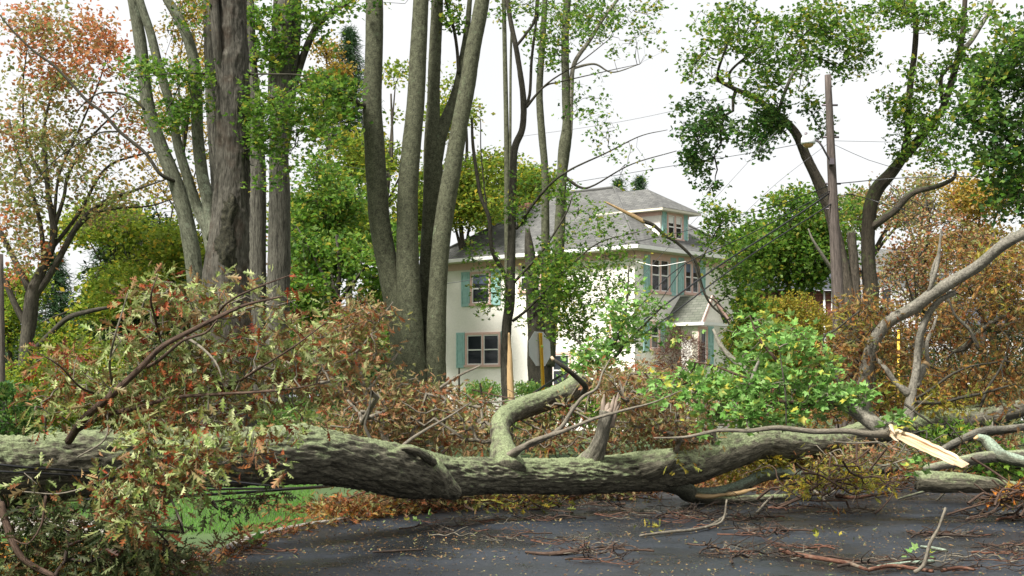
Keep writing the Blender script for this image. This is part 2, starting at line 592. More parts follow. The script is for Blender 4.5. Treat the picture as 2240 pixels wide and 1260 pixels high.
def ground_mat():
    m, t, b = newmat('lawn_soil')
    tcn = t.nodes.new('ShaderNodeTexCoord')
    n1 = N(t, 'TexNoise', Scale=0.7, Detail=6.0, Roughness=0.7)
    n2 = N(t, 'TexNoise', Scale=30.0, Detail=3.0)
    for n in (n1, n2):
        t.links.new(tcn.outputs['Object'], n.inputs['Vector'])
    r = ramp(t, [(0.35, (.035, .055, .015)), (0.55, (.05, .09, .022)), (0.7, (.07, .12, .03))])
    t.links.new(n1.outputs['Fac'], r.inputs['Fac'])
    t.links.new(r.outputs[0], b.inputs['Base Color'])
    b.inputs['Roughness'].default_value = 0.95
    bump(t, b, n2.outputs['Fac'], 0.8, 0.03)
    return m


def shingle_mat(name, c1, c2, c3, sx=1.0):
    m, t, b = newmat(name)
    a = attr_node(t, 'bc')
    br = t.nodes.new('ShaderNodeTexBrick')
    br.offset = 0.5
    br.inputs['Scale'].default_value = 1.0 * sx
    br.inputs['Brick Width'].default_value = 0.32
    br.inputs['Row Height'].default_value = 0.15
    br.inputs['Mortar Size'].default_value = 0.012
    br.inputs['Mortar Smooth'].default_value = 0.4
    br.inputs['Color1'].default_value = (*c1, 1)
    br.inputs['Color2'].default_value = (*c2, 1)
    br.inputs['Mortar'].default_value = (*c3, 1)
    t.links.new(a.outputs['Vector'], br.inputs['Vector'])
    n = N(t, 'TexNoise', Scale=1.3, Detail=5.0, Roughness=0.6)
    t.links.new(a.outputs['Vector'], n.inputs['Vector'])
    r = ramp(t, [(0.3, (.72, .72, .72)), (0.7, (1.2, 1.2, 1.2))])
    t.links.new(n.outputs['Fac'], r.inputs['Fac'])
    mul = t.nodes.new('ShaderNodeMix')
    mul.data_type = 'RGBA'
    mul.blend_type = 'MULTIPLY'
    mul.inputs[0].default_value = 1
    t.links.new(br.outputs['Color'], mul.inputs[6])
    t.links.new(r.outputs[0], mul.inputs[7])
    t.links.new(mul.outputs[2], b.inputs['Base Color'])
    b.inputs['Roughness'].default_value = 0.9
    bump(t, b, br.outputs['Fac'], -0.6, 0.02)
    return m


def siding_mat(name, col, pitch=0.12):
    m, t, b = newmat(name)
    a = attr_node(t, 'bc')
    sx = t.nodes.new('ShaderNodeSeparateXYZ')
    t.links.new(a.outputs['Vector'], sx.inputs[0])
    dv = N(t, 'Math', operation='DIVIDE')
    dv.inputs[1].default_value = pitch
    fr = N(t, 'Math', operation='FRACT')
    t.links.new(sx.outputs['Z'], dv.inputs[0])
    t.links.new(dv.outputs[0], fr.inputs[0])
    r = ramp(t, [(0.0, tuple(c * 0.45 for c in col)), (0.12, col), (1.0, col)])
    t.links.new(fr.outputs[0], r.inputs['Fac'])
    t.links.new(r.outputs[0], b.inputs['Base Color'])
    b.inputs['Roughness'].default_value = 0.6
    bump(t, b, fr.outputs[0], 0.4, 0.02)
    return m


M['asphalt'] = asphalt()
M['ground'] = ground_mat()
M['concrete'] = plain('concrete', (.22, .20, .17), 0.9, 12, 0.25, 0.3)
M['stucco'] = plain('stucco', (.85, .81, .735), 0.9, 16, 0.05, 0.55)
M['pink'] = plain('pink_trim', (.66, .43, .37), 0.6, 6, 0.08)
M['teal'] = plain('teal_paint', (.30, .50, .47), 0.55, 8, 0.12)
M['white'] = plain('white_paint', (.80, .79, .76), 0.5, 5, 0.05)
M['soffit'] = plain('cream_soffit', (.62, .58, .47), 0.6, 5, 0.06)
M['glass'] = plain('window_glass', (.018, .022, .028), 0.06)
M['curtain'] = plain('blue_blind', (.10, .13, .20), 0.7, 4, 0.3)
M['roof'] = shingle_mat('roof_shingle', (.14, .14, .13), (.095, .095, .09), (.035, .035, .033))
M['roof_green'] = shingle_mat('roof_mossy', (.15, .155, .125), (.11, .12, .09), (.05, .055, .045))
M['roof_dark'] = shingle_mat('roof_slate', (.055, .06, .075), (.04, .045, .055), (.02, .02, .025))
M['shake'] = shingle_mat('wall_shake', (.20, .075, .045), (.13, .05, .035), (.03, .012, .01), 0.8)
M['siding'] = siding_mat('white_siding', (.70, .70, .72))
M['brick'] = shingle_mat('brick_red', (.30, .12, .09), (.24, .10, .08), (.30, .27, .24), 2.0)
M['rubber'] = plain('black_rubber', (.012, .012, .013), 0.35)
M['wire_grey'] = plain('wire_grey', (.10, .10, .105), 0.5)
M['alu'] = plain('sign_metal', (.52, .53, .54), 0.45, 3, 0.08, 0, 0.1)
M['yellow'] = plain('yellow_paint', (.72, .44, .03), 0.5, 7, 0.12)
M['hole'] = plain('post_hole', (.05, .035, .01), 0.8)
M['pole'] = bark_mat('pole_wood', (.05, .040, .034), (.17, .14, .122), (34, 34, 0.9), bump_s=0.5)
M['lamp_white'] = plain('lamp_enamel', (.70, .72, .72), 0.35)
M['lamp_lens'] = plain('lamp_lens', (.55, .34, .14), 0.25)
M['steel'] = plain('dark_steel', (.14, .12, .13), 0.5, 0, 0, 0, 0.6)
M['car_white'] = plain('car_paint_white', (.72, .76, .84), 0.25)
M['car_red'] = plain('car_paint_red', (.45, .03, .05), 0.25)
M['hedge_core'] = plain('hedge_core', (.03, .045, .015), 0.9, 8, 0.3)


# ------------------------------------------------------------------ leaves
def leaf_templates(kind):
    out = []
    if kind == 'oak':
        t = np.array([0, .10, .20, .30, .40, .52, .62, .75, .86, 1.0])
        wv = np.array([.01, .012, .14, .035, .27, .04, .28, .035, .12, .0])
        lean = np.array([0, 0, .09, 0, .14, 0, .15, 0, .06, 0])
        for fold, curl in ((.5, .25), (.9, .55), (1.5, .9), (.3, -.4)):
            V, Fc = [], []
            for i in range(len(t)):
                z = curl * 0.5 * t[i] ** 2
                tx = t[i] * (1 - 0.12 * abs(curl))
                a = wv[i] * math.cos(fold * .9)
                h = wv[i] * math.sin(fold * .9)
                V += [(tx, 0, z), (tx + lean[i], a, z + h), (tx + lean[i], -a, z + h)]
            for i in range(len(t) - 1):
                b = i * 3
                Fc += [[b, b + 3, b + 4, b + 1], [b, b + 2, b + 5, b + 3]]
            out.append((np.array(V), np.array(Fc)))
    elif kind == 'maple':
        ang = np.radians([-165, -128, -100, -78, -55, -40, -24, -8, 0, 8, 24, 40, 55, 78, 100, 128, 165])
        rad = np.array([.18, .50, .38, .60, .72, .45, .55, .82, 1.0, .82, .55, .45, .72, .60, .38, .50, .18]) * 0.62
        for cup, fold in ((.15, .2), (.45, .3), (-.35, .1), (.7, .5)):
            V = [(0.12, 0, 0)]
            for a, r in zip(ang, rad):
                x, y = 0.12 + r * math.cos(a), r * math.sin(a)
                V.append((x + .26, y, cup * r * r * 1.3 + fold * abs(y) * 0.6))
            V[0] = (0.38, 0, 0)
            n = len(ang)
            Fc = [[0, i, i + 1] for i in range(1, n)] + [[0, n, 1]]
            V += [(-.15, -.008, .02), (-.15, .008, .02), (.34, .008, 0), (.34, -.008, 0)]
            V = np.array(V)
            out.append((V, [np.array(Fc), np.array([[n + 1, n + 4, n + 3, n + 2]])]))
    elif kind == 'lobed':          # six small faces, reads as a lobed leaf at thirty metres
        for cup in (.3, -.3, .6):
            ang = np.radians([180, -115, -60, -38, 0, 38, 60, 115])
            rad = np.array([.15, .42, .30, .50, .62, .50, .30, .42])
            rad = np.array([.15, .45, .28, .52, .30, .52, .28, .45]) * 1.0
            V = [(.4 + r * math.cos(a), r * math.sin(a), cup * r * r) for a, r in zip(ang, rad)]
            V[4] = (1.0, 0, cup * .3)
            V = [(.4, 0, 0)] + V
            Fc = [[0, i, i + 1] for i in range(1, 8)] + [[0, 8, 1]]
            out.append((np.array(V), np.array(Fc)))
    elif kind == 'far':
        for fold in (.25, .6):
            V = np.array([(0, 0, 0), (.45, .38, fold * .38), (1, 0, .1), (.5, -.34, fold * .38)])
            out.append((V, np.array([[0, 2, 1], [0, 3, 2]])))
    elif kind == 'blade':
        V = np.array([(0, -.03, 0), (0, .03, 0), (.55, .02, .04), (.55, -.02, .04), (1, 0, .22)])
        out.append((V, [np.array([[0, 1, 2], [0, 2, 3], [3, 2, 4]])]))
    elif kind == 'needle':
        V = np.array([(0, -.05, 0), (0, .05, 0), (1, .02, .0), (1, -.02, 0)])
        out.append((V, np.array([[0, 1, 2], [0, 2, 3]])))
    return out


TPL = {k: leaf_templates(k) for k in ('oak', 'maple', 'lobed', 'far', 'blade', 'needle')}


def add_leaves(mb, pos, size, kind, rnd, up=0.8, droop=0.0, axis=None, r=None):
    r = r or rng
    n = len(pos)
    if n == 0:
        return
    nr = r.normal(size=(n, 3))
    nr[:, 2] += up * 1.6
    nr /= np.linalg.norm(nr, axis=1)[:, None]
    ax = r.normal(size=(n, 3)) if axis is None else axis + 0.5 * r.normal(size=(n, 3))
    ax[:, 2] -= droop
    ax -= nr * (ax * nr).sum(1)[:, None]
    ax /= np.linalg.norm(ax, axis=1)[:, None] + 1e-9
    by = np.cross(nr, ax)
    sz = size * (0.65 + 0.7 * r.random(n))
    tpl = TPL[kind]
    which = r.integers(0, len(tpl), n)
    for k, (V, Fc) in enumerate(tpl):
        s = np.nonzero(which == k)[0]
        if len(s) == 0:
            continue
        W = V[None] * sz[s][:, None, None]
        out = pos[s][:, None] + W[..., 0:1] * ax[s][:, None] + W[..., 1:2] * by[s][:, None] + W[..., 2:3] * nr[s][:, None]
        nv = len(V)
        fl = Fc if isinstance(Fc, list) else [Fc]
        faces = [(f[None] + (np.arange(len(s)) * nv)[:, None, None]).reshape(-1, f.shape[1]) for f in fl]
        at = [np.repeat(rnd[s], len(f)) for f in fl]
        mb.add(out.reshape(-1, 3), faces, at)


def in_blobs(blobs, n, r):
    """blobs: (px,py,rx,ry,depth,half_depth,weight)"""
    b = np.array(blobs, float)
    pw = b[:, 6] * b[:, 2] * b[:, 3]
    k = r.choice(len(b), n, p=pw / pw.sum())
    v = r.normal(size=(n, 3))
    v /= np.linalg.norm(v, axis=1)[:, None]
    v *= (r.random(n) ** 0.42)[:, None]
    px, py, d = b[k, 0] + v[:, 0] * b[k, 2], b[k, 1] + v[:, 1] * b[k, 3], b[k, 4] + v[:, 2] * b[k, 5]
    return np.stack([(px - 1120) / F * d, d, EYE + (HZ - py) / F * d], -1), k


def skel_pts(lines, step=0.25):
    out = []
    for ln in lines:
        out.append(catmull(ln, step))
    return np.vstack(out)


def foliage(root, skel, blobs, ncl, per, size, kind, mat, spread, seed, name='crown', bmat=None, rtw=0.006, up=0.8, droop=0.0,
            flat=0.6, sides=4, twigs=True, ground=0.03, wiggle=0.12, rexp=0.42, maxr=0.05, cvar=0.45, gap=0.0, bname='twigs'):
    """leaf clusters in the blobs, tied back to the skeleton by branching twigs"""
    r = np.random.default_rng(seed)
    c, kb = in_blobs(blobs, ncl, r)
    if gap:
        q = c / gap
        keep = fbm(q, seed, 2) > -0.03
        c = c[keep]
    c = c[c[:, 2] > ground + 0.02]
    ncl = len(c)
    cl = r.random(ncl)
    # leaves
    mb = MB()
    cnt = r.integers(int(per * 0.6), int(per * 1.4) + 1, ncl)
    idx = np.repeat(np.arange(ncl), cnt)
    off = r.normal(size=(len(idx), 3)) * spread * 0.55
    off[:, 2] *= flat
    pos = c[idx] + off
    pos[:, 2] -= droop * 0.1 * spread
    rnd = np.clip(cl[idx] * cvar * 1.6 + r.random(len(idx)) * (1 - cvar * 0.6) * 1.0 - 0.02, 0, 1) if cvar else r.random(len(idx))
    rnd = np.clip((cl[idx] - 0.5) * cvar + 0.5 + (r.random(len(idx)) - 0.5) * (1.25 - cvar * .8), 0, 1)
    ok = pos[:, 2] > ground
    ax = unit_rows(off)
    add_leaves(mb, pos[ok], size, kind, rnd[ok], up, droop, ax[ok], r)
    part = mb.build(name, mat, root)
    if not twigs:
        return part
    # branching
    sk = skel[:, :3]
    m0 = len(sk)
    d0 = np.empty(ncl)
    for i in range(0, ncl, 500):
        d0[i:i + 500] = np.sqrt(((c[i:i + 500, None] - sk[None]) ** 2).sum(-1)).min(1)
    order = np.argsort(d0)
    nodes = np.vstack([sk, np.zeros((ncl, 3))])
    par = np.full(m0 + ncl, -1)
    wt = np.zeros(m0 + ncl)
    path = np.zeros(m0 + ncl)
    m = m0
    for i in order:
        dd = np.sqrt(((nodes[:m] - c[i]) ** 2).sum(-1))
        j = int(np.argmin(dd + 0.25 * path[:m]))
        nodes[m] = c[i]
        par[m] = j
        path[m] = path[j] + dd[j]
        m += 1
    for i in range(m - 1, m0 - 1, -1):
        wt[i] += 1
        wt[par[i]] += wt[i]
    tb = MB()
    rad = np.minimum(rtw * np.maximum(wt, 1) ** rexp, maxr)
    for i in range(m0, m):
        j = par[i]
        a, b = nodes[j], nodes[i]
        ln = np.linalg.norm(b - a)
        if ln < 1e-3:
            continue
        k = 4 if ln > spread * 1.2 else 3
        t = np.linspace(0, 1, k)
        pts = a + (b - a) * t[:, None]
        pts[1:-1] += r.normal(size=(k - 2, 3)) * wiggle * ln * 0.7
        if j >= m0 and par[j] >= 0:
            dirp = unit(nodes[j] - nodes[par[j]])
            pts[1] += dirp * ln * 0.12
        r0 = rad[j] if j >= m0 else min(rad[i] * 1.25, maxr)
        r0 = min(r0, rad[i] * 1.6)
        rr = np.linspace(r0, rad[i] * (0.75 if wt[i] > 1 else 0.5), k)
        tube(tb, np.column_stack([pts, rr]), sides, cap=False)
    if tb.n:
        setting(tb.build(bname, bmat or M['bark_thin'], root), 'stuff')
    return part


def unit_rows(v):
    return v / (np.linalg.norm(v, axis=1)[:, None] + 1e-9)


def limb(root, name, pts, mat, n=12, step=0.12, lump=0.06, furrow=0.0, seed=0, parent=None, rs=1.0, **kw):
    pts = [(a, b, d, r_ * rs) for a, b, d, r_ in pts]
    if pts[-1][1] <= -20 and pts[-1][3] > 1.5:        # stems that leave the frame go on above it
        (xa, ya, da, ra), (xb, yb, db_, rb_) = pts[-2], pts[-1]
        s_ = (xb - xa) / max(20.0, ya - yb)
        pts += [(xb + s_ * 150 + 6, yb - 170, db_, rb_ * .72), (xb + s_ * 260 - 12, yb - 360, db_, rb_ * .38), (xb + s_ * 330, yb - 520, db_, rb_ * .1)]
    pr = catmull(px_line(pts), step)
    mb = MB()
    tube(mb, pr, n, lump, furrow, seed, **kw)
    mb.build(name, mat, parent or root)
    return pr


# ------------------------------------------------------------------ setting
gb = MB()
gx = 900.0
gb.add(np.array([[-gx, -200, 0], [gx, -200, 0], [gx, 1500, 0], [-gx, 1500, 0]]), np.array([[0, 1, 2, 3]]))
setting(gb.build('ground', M['ground']))

edge_px = [(250, 1292), (470, 1224), (560, 1184), (640, 1163), (760, 1142), (950, 1112), (1150, 1092), (1350, 1077), (1600, 1064), (1900, 1052), (2300, 1044), (2700, 1040)]
edge = [G(a, b) for a, b in edge_px]
ec = np.array([np.append(e, 0.1) for e in edge])
ec = catmull(ec, 0.5)[:, :3]
road_pts = [np.array([-4.2, -20, 0]), np.array([60, -20, 0]), np.array([60, ec[-1][1], 0])] + [p for p in ec[::-1]] + [np.array([-4.2, 8, 0])]
setting(poly_sheet('road', road_pts, 0.004, M['asphalt']))
# kerb along the road's edge
kb_ = MB()
en = np.gradient(ec, axis=0)
en = unit_rows(en)
nrm = np.stack([-en[:, 1], en[:, 0], 0 * en[:, 0]], -1)
prof = [(0.0, 0.0), (0.012, 0.05), (0.11, 0.055), (0.12, 0.0)]
Vk = np.array([[p + nn * a + np.array([0, 0, h]) for a, h in prof] for p, nn in zip(ec, nrm)]).reshape(-1, 3)
kk = len(ec)
fk_ = []
for i in range(kk - 1):
    for j in range(3):
        b = i * 4 + j
        fk_.append([b, b + 1, b + 5, b + 4])
kb_.add(Vk, np.array(fk_))
setting(kb_.build('kerb', M['concrete']))
setting(poly_sheet('pavement', [G(a, b) for a, b in [(-1800, 1190), (0, 1172), (150, 1174), (230, 1172), (265, 1160), (240, 1142), (0, 1131), (-1800, 1122)]], 0.008, M['concrete']))

# ------------------------------------------------------------------ the house
u = unit([-0.76, 0.65, 0])      # along the long left-hand wall
v = unit([0.65, 0.76, 0])       # along the front wall
Zv = np.array([0, 0, 1.0])
DC = 54.0
C0 = P(1388, 850, DC)
C0[2] = 0.0
LU, LV = 10.15, 7.35
EZ = 6.95


def hit(px, py, p0, n):
    o = np.array([0, 0, EYE])
    dr = np.array([(px - 1120) / F, 1, (HZ - py) / F])
    return o + dr * ((p0 - o).dot(n) / dr.dot(n))


house = thing('house', 'two storey cream stucco house with hipped grey shingle roof, pink trim and teal shutters', 'house', C0)
wb = MB()


def prism(mb, base, z0, z1, attr=.5):
    base = [np.asarray(b, float) for b in base]
    n = len(base)
    V = np.array([[b[0], b[1], z0] for b in base] + [[b[0], b[1], z1] for b in base])
    mb.add(V, [np.array([[i, (i + 1) % n, n + (i + 1) % n, n + i] for i in range(n)]), np.array([list(range(n, 2 * n))]), np.array([list(range(n))[::-1]])], attr)


prism(wb, [C0, C0 + v * LV, C0 + v * LV + u * LU, C0 + u * LU], -0.1, EZ - 0.02)
wb.build('wall', M['stucco'], house)


def face(mb, pts, attr=.5):
    """roof face with in-plane coordinates for the shingle courses"""
    pts = np.array(pts)
    nn = unit(np.cross(pts[1] - pts[0], pts[2] - pts[0]))
    if nn[2] < 0:
        nn = -nn
    h = unit(np.cross(nn, Zv))
    up_ = np.cross(h, nn)
    bc = np.stack([(pts - pts[0]) @ h, pts @ up_, 0 * pts[:, 0]], -1)
    mb.add(pts, np.array([list(range(len(pts)))]), attr, bc)


OH = 0.5
RZ = 10.0
e00 = C0 - u * OH - v * OH
e10 = C0 + u * (LU + OH) - v * OH
e11 = C0 + u * (LU + OH) + v * (LV + OH)
e01 = C0 - u * OH + v * (LV + OH)
for e in (e00, e10, e11, e01):
    e[2] = EZ + 0.12
half = LV / 2
r0 = C0 + u * half + v * half
r1 = C0 + u * (LU - half) + v * half
r0[2] = r1[2] = RZ
rb = MB()
face(rb, [e10, e00, r0, r1])
face(rb, [e00, e01, r0])
face(rb, [e01, e11, r1, r0])
face(rb, [e11, e10, r1])
roof = rb.build('roof', M['roof'], house)
hb = MB()
for a, b in ((e00, r0), (e10, r1), (r0, r1), (e01, r0)):
    seg = np.array([np.append(a + Zv * .02, .07), np.append(b + Zv * .02, .07)])
    tube(hb, seg, 6)
hb.build('ridge_cap', M['roof'], roof)
# gutter, soffit and frieze
gt = MB()
for a, b in ((e00, e10), (e00, e01), (e01, e11), (e11, e10)):
    dr = unit(b - a)
    box(gt, (a + b) / 2 - Zv * 0.075, np.linalg.norm(b - a) / 2 + .05, 0.055, 0.07, dr)
gt.build('gutter', M['white'], house)
sf = MB()
prism(sf, [e00 + (u + v) * .06, e01 + (u - v) * .06, e11 - (u + v) * .06, e10 + (v - u) * .06], EZ - 0.045, EZ - 0.02)
sf.build('soffit', M['soffit'], house)
fz = MB()
box(fz, C0 + u * LU / 2 - v * .02 + Zv * (EZ - .19), LU / 2 + .02, .02, .14, u)
box(fz, C0 + v * LV / 2 - u * .02 + Zv * (EZ - .19), LV / 2 - .01, .02, .14, v)
fz.build('frieze', M['pink'], house)


def window(par, p0, R, Nn, x0, x1, y0, y1, sashes=1, sh='', blind_or_glare=False, shw=None):
    """pixel rectangle of the pink surround on the plane through p0 with outward normal Nn"""
    a = hit(x0, (y0 + y1) / 2, p0, Nn)
    b = hit(x1, (y0 + y1) / 2, p0, Nn)
    cxx = (a + b) / 2
    hw = abs((b - a).dot(R)) / 2
    dd = cxx[1]
    zt, zb_ = EYE + (HZ - y0) / F * dd, EYE + (HZ - y1) / F * dd
    c = cxx.copy()
    c[2] = (zt + zb_) / 2
    hh = (zt - zb_) / 2
    t = .10
    fb = MB()
    box(fb, c + Nn * .03 + Zv * (hh - t / 2), hw, .03, t / 2, R)
    box(fb, c + Nn * .04 - Zv * (hh - t / 2), hw + .04, .05, t / 2, R)
    for s in (-1, 1):
        box(fb, c + Nn * .028 + R * s * (hw - t / 2), t / 2, .028, hh - t, R)
    if sashes == 2:
        box(fb, c + Nn * .028, t * .45, .028, hh - t, R)
    fr = fb.build('window', M['pink'], par)
    sb, gb2, cb = MB(), MB(), MB()
    ww = (2 * (hw - t)) / sashes
    for k in range(sashes):
        cx2 = c + R * (-(hw - t) + ww * (k + .5))
        iw = ww / 2 - (t * .45 if sashes == 2 else 0)
        if sashes == 2:
            cx2 = cx2 + R * (t * .22 * (-1 if k == 0 else 1))
            iw = ww / 2 - t * .23
        ih = hh - t
        for s in (-1, 1):
            box(sb, cx2 + Nn * .018 + R * s * (iw - .02), .02, .018, ih, R)
            box(sb, cx2 + Nn * .019 + Zv * s * (ih - .025), iw - .04, .017, .025, R)
        box(sb, cx2 + Nn * .024, iw - .04, .02, .025, R)
        box(gb2, cx2 + Nn * .005, iw - .04, .004, ih - .05, R)
        if blind_or_glare:
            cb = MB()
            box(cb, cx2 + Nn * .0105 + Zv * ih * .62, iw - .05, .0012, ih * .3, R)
            cb.build('blind_or_glare', M['white' if blind_or_glare == 'white' else 'curtain'], fr)  # blue: a real blind; white: sky reflection painted on the pane
    sb.build('sash', M['white'], fr)
    gb2.build('pane', M['glass'], fr)
    # shutters
    swd = shw or .24
    sgn = 1 if (b - a).dot(R) > 0 else -1
    for side in sh:
        s = -sgn if side == 'L' else sgn
        q = MB()
        cc = c + R * s * (hw + swd + .03) + Nn * .02
        box(q, cc, swd, .012, hh + .02, R)
        for s2 in (-1, 1):
            box(q, cc + Nn * .02 + R * s2 * (swd - .035), .035, .012, hh + .02, R)
        for zz in (-1, 0.1, 1):
            box(q, cc + Nn * .019 + Zv * (zz * (hh - .03)), swd - .07, .011, .05, R)
        for zz in (-.47, .55):
            box(q, cc + Nn * .018 + Zv * (zz * hh), swd - .11, .008, hh * .33, R)
        q.build('shutter', M['teal'], par)


NL = -v            # outward normal of the long wall
NF = -u            # outward normal of the front wall
window(house, C0, u, NL, 1030, 1075, 594, 668, 1, 'LR', True)
window(house, C0, u, NL, 1019, 1096, 727, 803, 2, 'LR')
window(house, C0, u, NL, 1136, 1186, 572, 640, 2, '')
window(house, C0, u, NL, 1206, 1250, 770, 850, 1, '')
window(house, C0, u, NL, 1334, 1374, 700, 752, 1, '')
window(house, C0, v, NF, 1421, 1464, 562, 643, 2, 'LR', False, .19)
window(house, C0, v, NF, 1495, 1529, 568, 646, 2, 'LR', True, .19)
window(house, C0, v, NF, 1420, 1442, 703, 768, 1, 'LR', False, .19)
# conduit down the corner wall and mast
cd = MB()
q0 = hit(1371, 600, C0, NL)
tube(cd, np.array([[*(q0 + NL * .03)[:2], 6.3, .02], [*(q0 + NL * .03)[:2], 3.2, .02]]), 6)
cd.build('conduit', M['white'], house)

# dormer
A_IN = 0.28
D0 = hit(1444, 500, C0 + u * A_IN, NF)
D1 = hit(1506, 500, C0 + u * A_IN, NF)
D0[2] = D1[2] = 0
DW = np.linalg.norm(D1 - D0)
dtop = EYE + (HZ - 462) / F * D0[1]
dbot = EZ + .3
db = MB()
DL = 3.0
prism(db, [D0, D0 + v * DW, D0 + v * DW + u * DL, D0 + u * DL], dbot, dtop)
db.build('dormer_wall', M['stucco'], house)
DO = .38
a0 = D0 - u * DO - v * DO
a1 = D0 - u * DO + v * (DW + DO)
b0 = D0 + u * 2.9 - v * DO
b1 = D0 + u * 2.9 + v * (DW + DO)
for e in (a0, a1, b0, b1):
    e[2] = dtop + .1
ctr = D0 + v * DW / 2
pk = ctr + u * (DW / 2 + .3)
pk[2] = EYE + (HZ - 414) / F * pk[1]
pe = ctr + u * 3.6
pe[2] = pk[2]
dr_ = MB()
face(dr_, [b0, a0, pk, pe])
face(dr_, [a0, a1, pk])
face(dr_, [a1, b1, pe, pk])
dr_.build('dormer_roof', M['roof'], house)
de = MB()
prism(de, [a0 + (u + v) * .01, a1 + (u - v) * .01, b1, b0], dtop, dtop + .09)
de.build('dormer_eave', M['soffit'], house)
dp = MB()
box(dp, D0 - v * .015 + u * DL / 2 + Zv * (dtop - .08), DL / 2, .015, .07, u)
box(dp, D0 - u * .015 + v * DW / 2 + Zv * (dtop - .08), DW / 2 - .005, .015, .07, v)
dp.build('dormer_trim', M['pink'], house)
window(house, C0 + u * A_IN, v, NF, 1457, 1493, 467, 528, 2, 'LR', 'white', .14)  # white strips paint the bright sky reflection on the upper panes
# chimney at the far end of the ridge
ch = MB()
cp = P(1156, 450, 62)
box(ch, np.array([cp[0], cp[1], 8.6]), .3, .3, 1.1, u)
ch.build('chimney', M['brick'], roof)

# entrance vestibule with a gabled roof
V0 = hit(1464, 750, C0, NF)
V0[2] = 0
VW, VD, VZ = 1.55, 1.45, 4.1
vp = [V0, V0 - u * VD, V0 - u * VD + v * VW, V0 + v * VW]
vb = MB()
VWALL = V0 + v * 0.0
prism(vb, [V0 - u * (VD - .9), V0 - u * VD, V0 - u * VD + v * VW, V0 - u * (VD - .9) + v * VW], 0, VZ)
vb.build('porch_wall', M['stucco'], house)
pr_b = MB()
g0 = V0 - u * (VD + .35) - v * .35
g1 = V0 - u * (VD + .35) + v * (VW + .35)
h0 = V0 + u * .05 - v * .35
h1 = V0 + u * .05 + v * (VW + .35)
for e in (g0, g1, h0, h1):
    e[2] = VZ + .1
k0 = V0 - u * (VD + .1) + v * VW / 2
k1 = V0 + u * .05 + v * VW / 2
k0[2] = k1[2] = VZ + 1.2
face(pr_b, [h0, g0, k0, k1])
face(pr_b, [g1, h1, k1, k0])
pr_b.build('porch_roof', M['roof_green'], house)
pg = MB()
pg.add(np.array([g0 + u * .3 + v * .3, g1 + u * .3 - v * .3, k0 + u * .02 - Zv * .1]), np.array([[0, 1, 2]]))
pg.add(np.array([g0 + u * .3 + v * .3 + u * .05, g1 + u * .3 - v * .3 + u * .05, k0 + u * .07 - Zv * .1]), np.array([[0, 2, 1]]))
pg.build('gable', M['stucco'], house)
pt = MB()
for a, b in ((h0, g0), (g0, g1), (g1, h1)):
    box(pt, (a + b) / 2 - Zv * .06, np.linalg.norm(b - a) / 2 + .03, .05, .06, unit(b - a))
pt.build('porch_gutter', M['white'], house)
pv = MB()
for a, b in ((g0, k0), (g1, k0)):
    dr = unit(b - a)
    box(pv, (a + b) / 2 - Zv * .08 + u * .05, np.linalg.norm(b - a) / 2, .03, .07, dr, unit(np.cross(u, dr)) * (1 if np.cross(u, dr)[2] > 0 else -1), u)
pv.build('rake_board', M['pink'], house)
pc = MB()
box(pc, V0 - u * (VD - .12) + v * .12 - v * .2 + Zv * VZ / 2, .13, .13, VZ / 2 - .01, u)
pc.build('porch_column', M['soffit'], house)
window(house, V0 - u * VD, v, NF, 1526, 1546, 714, 800, 1, 'R', False, .2)

# ------------------------------------------------------------------ houses further back
hs = thing('house', 'brown shake sided house with dark slate roof half hidden behind the green tree', 'house', P(1790, 850, 78) * [1, 1, 0])
wbm = MB()
x0, x1 = P(1600, 850, 78)[0], P(1842, 850, 78)[0]
zt = EYE + (HZ - 636) / F * 78


def wallbox(mb, x0, x1, y0, y1, z0, z1):
    V = np.array([[x0, y0, z0], [x1, y0, z0], [x1, y1, z0], [x0, y1, z0], [x0, y0, z1], [x1, y0, z1], [x1, y1, z1], [x0, y1, z1]])
    bc = np.stack([V[:, 0] + V[:, 1], V[:, 2], V[:, 2]], -1)
    mb.add(V, np.array([[0, 1, 5, 4], [1, 2, 6, 5], [2, 3, 7, 6], [3, 0, 4, 7], [4, 5, 6, 7]]), .5, bc)


wallbox(wbm, x0, x1, 78, 87, 0, zt)
wbm.build('wall', M['shake'], hs)
rf = MB()
zr = EYE + (HZ - 545) / F * 82
face(rf, [np.array([x0 - .4, 77.5, zt]), np.array([x1 + .4, 77.5, zt]), np.array([x1 + .4, 82.5, zr]), np.array([x0 - .4, 82.5, zr])])
face(rf, [np.array([x1 + .4, 87.5, zt]), np.array([x0 - .4, 87.5, zt]), np.array([x0 - .4, 82.5, zr]), np.array([x1 + .4, 82.5, zr])])
rfo = rf.build('roof', M['roof_dark'], hs)
cm = MB()
c_ = P(1668, 520, 82)
wallbox(cm, c_[0] - .6, c_[0] + .6, 81.5, 82.6, 4, EYE + (HZ - 503) / F * 82)
cm.build('chimney', M['brick'], rfo)
cc2 = MB()
wallbox(cc2, c_[0] - .7, c_[0] + .7, 81.4, 82.7, EYE + (HZ - 503) / F * 82, EYE + (HZ - 500) / F * 82)
cc2.build('chimney_cap', M['concrete'], rfo)
ds = MB()
q = P(1803, 700, 77.85)
tube(ds, np.array([[q[0], 77.9, zt, .06], [q[0] + .15, 77.9, 0, .06]]), 8)
ds.build('downspout', M['white'], hs)
wq = MB()
wallbox(wq, P(1818, 0, 78)[0], P(1842, 0, 78)[0], 77.94, 78, EYE + (HZ - 680) / F * 78, EYE + (HZ - 632) / F * 78)
wq.build('window', M['white'], hs)

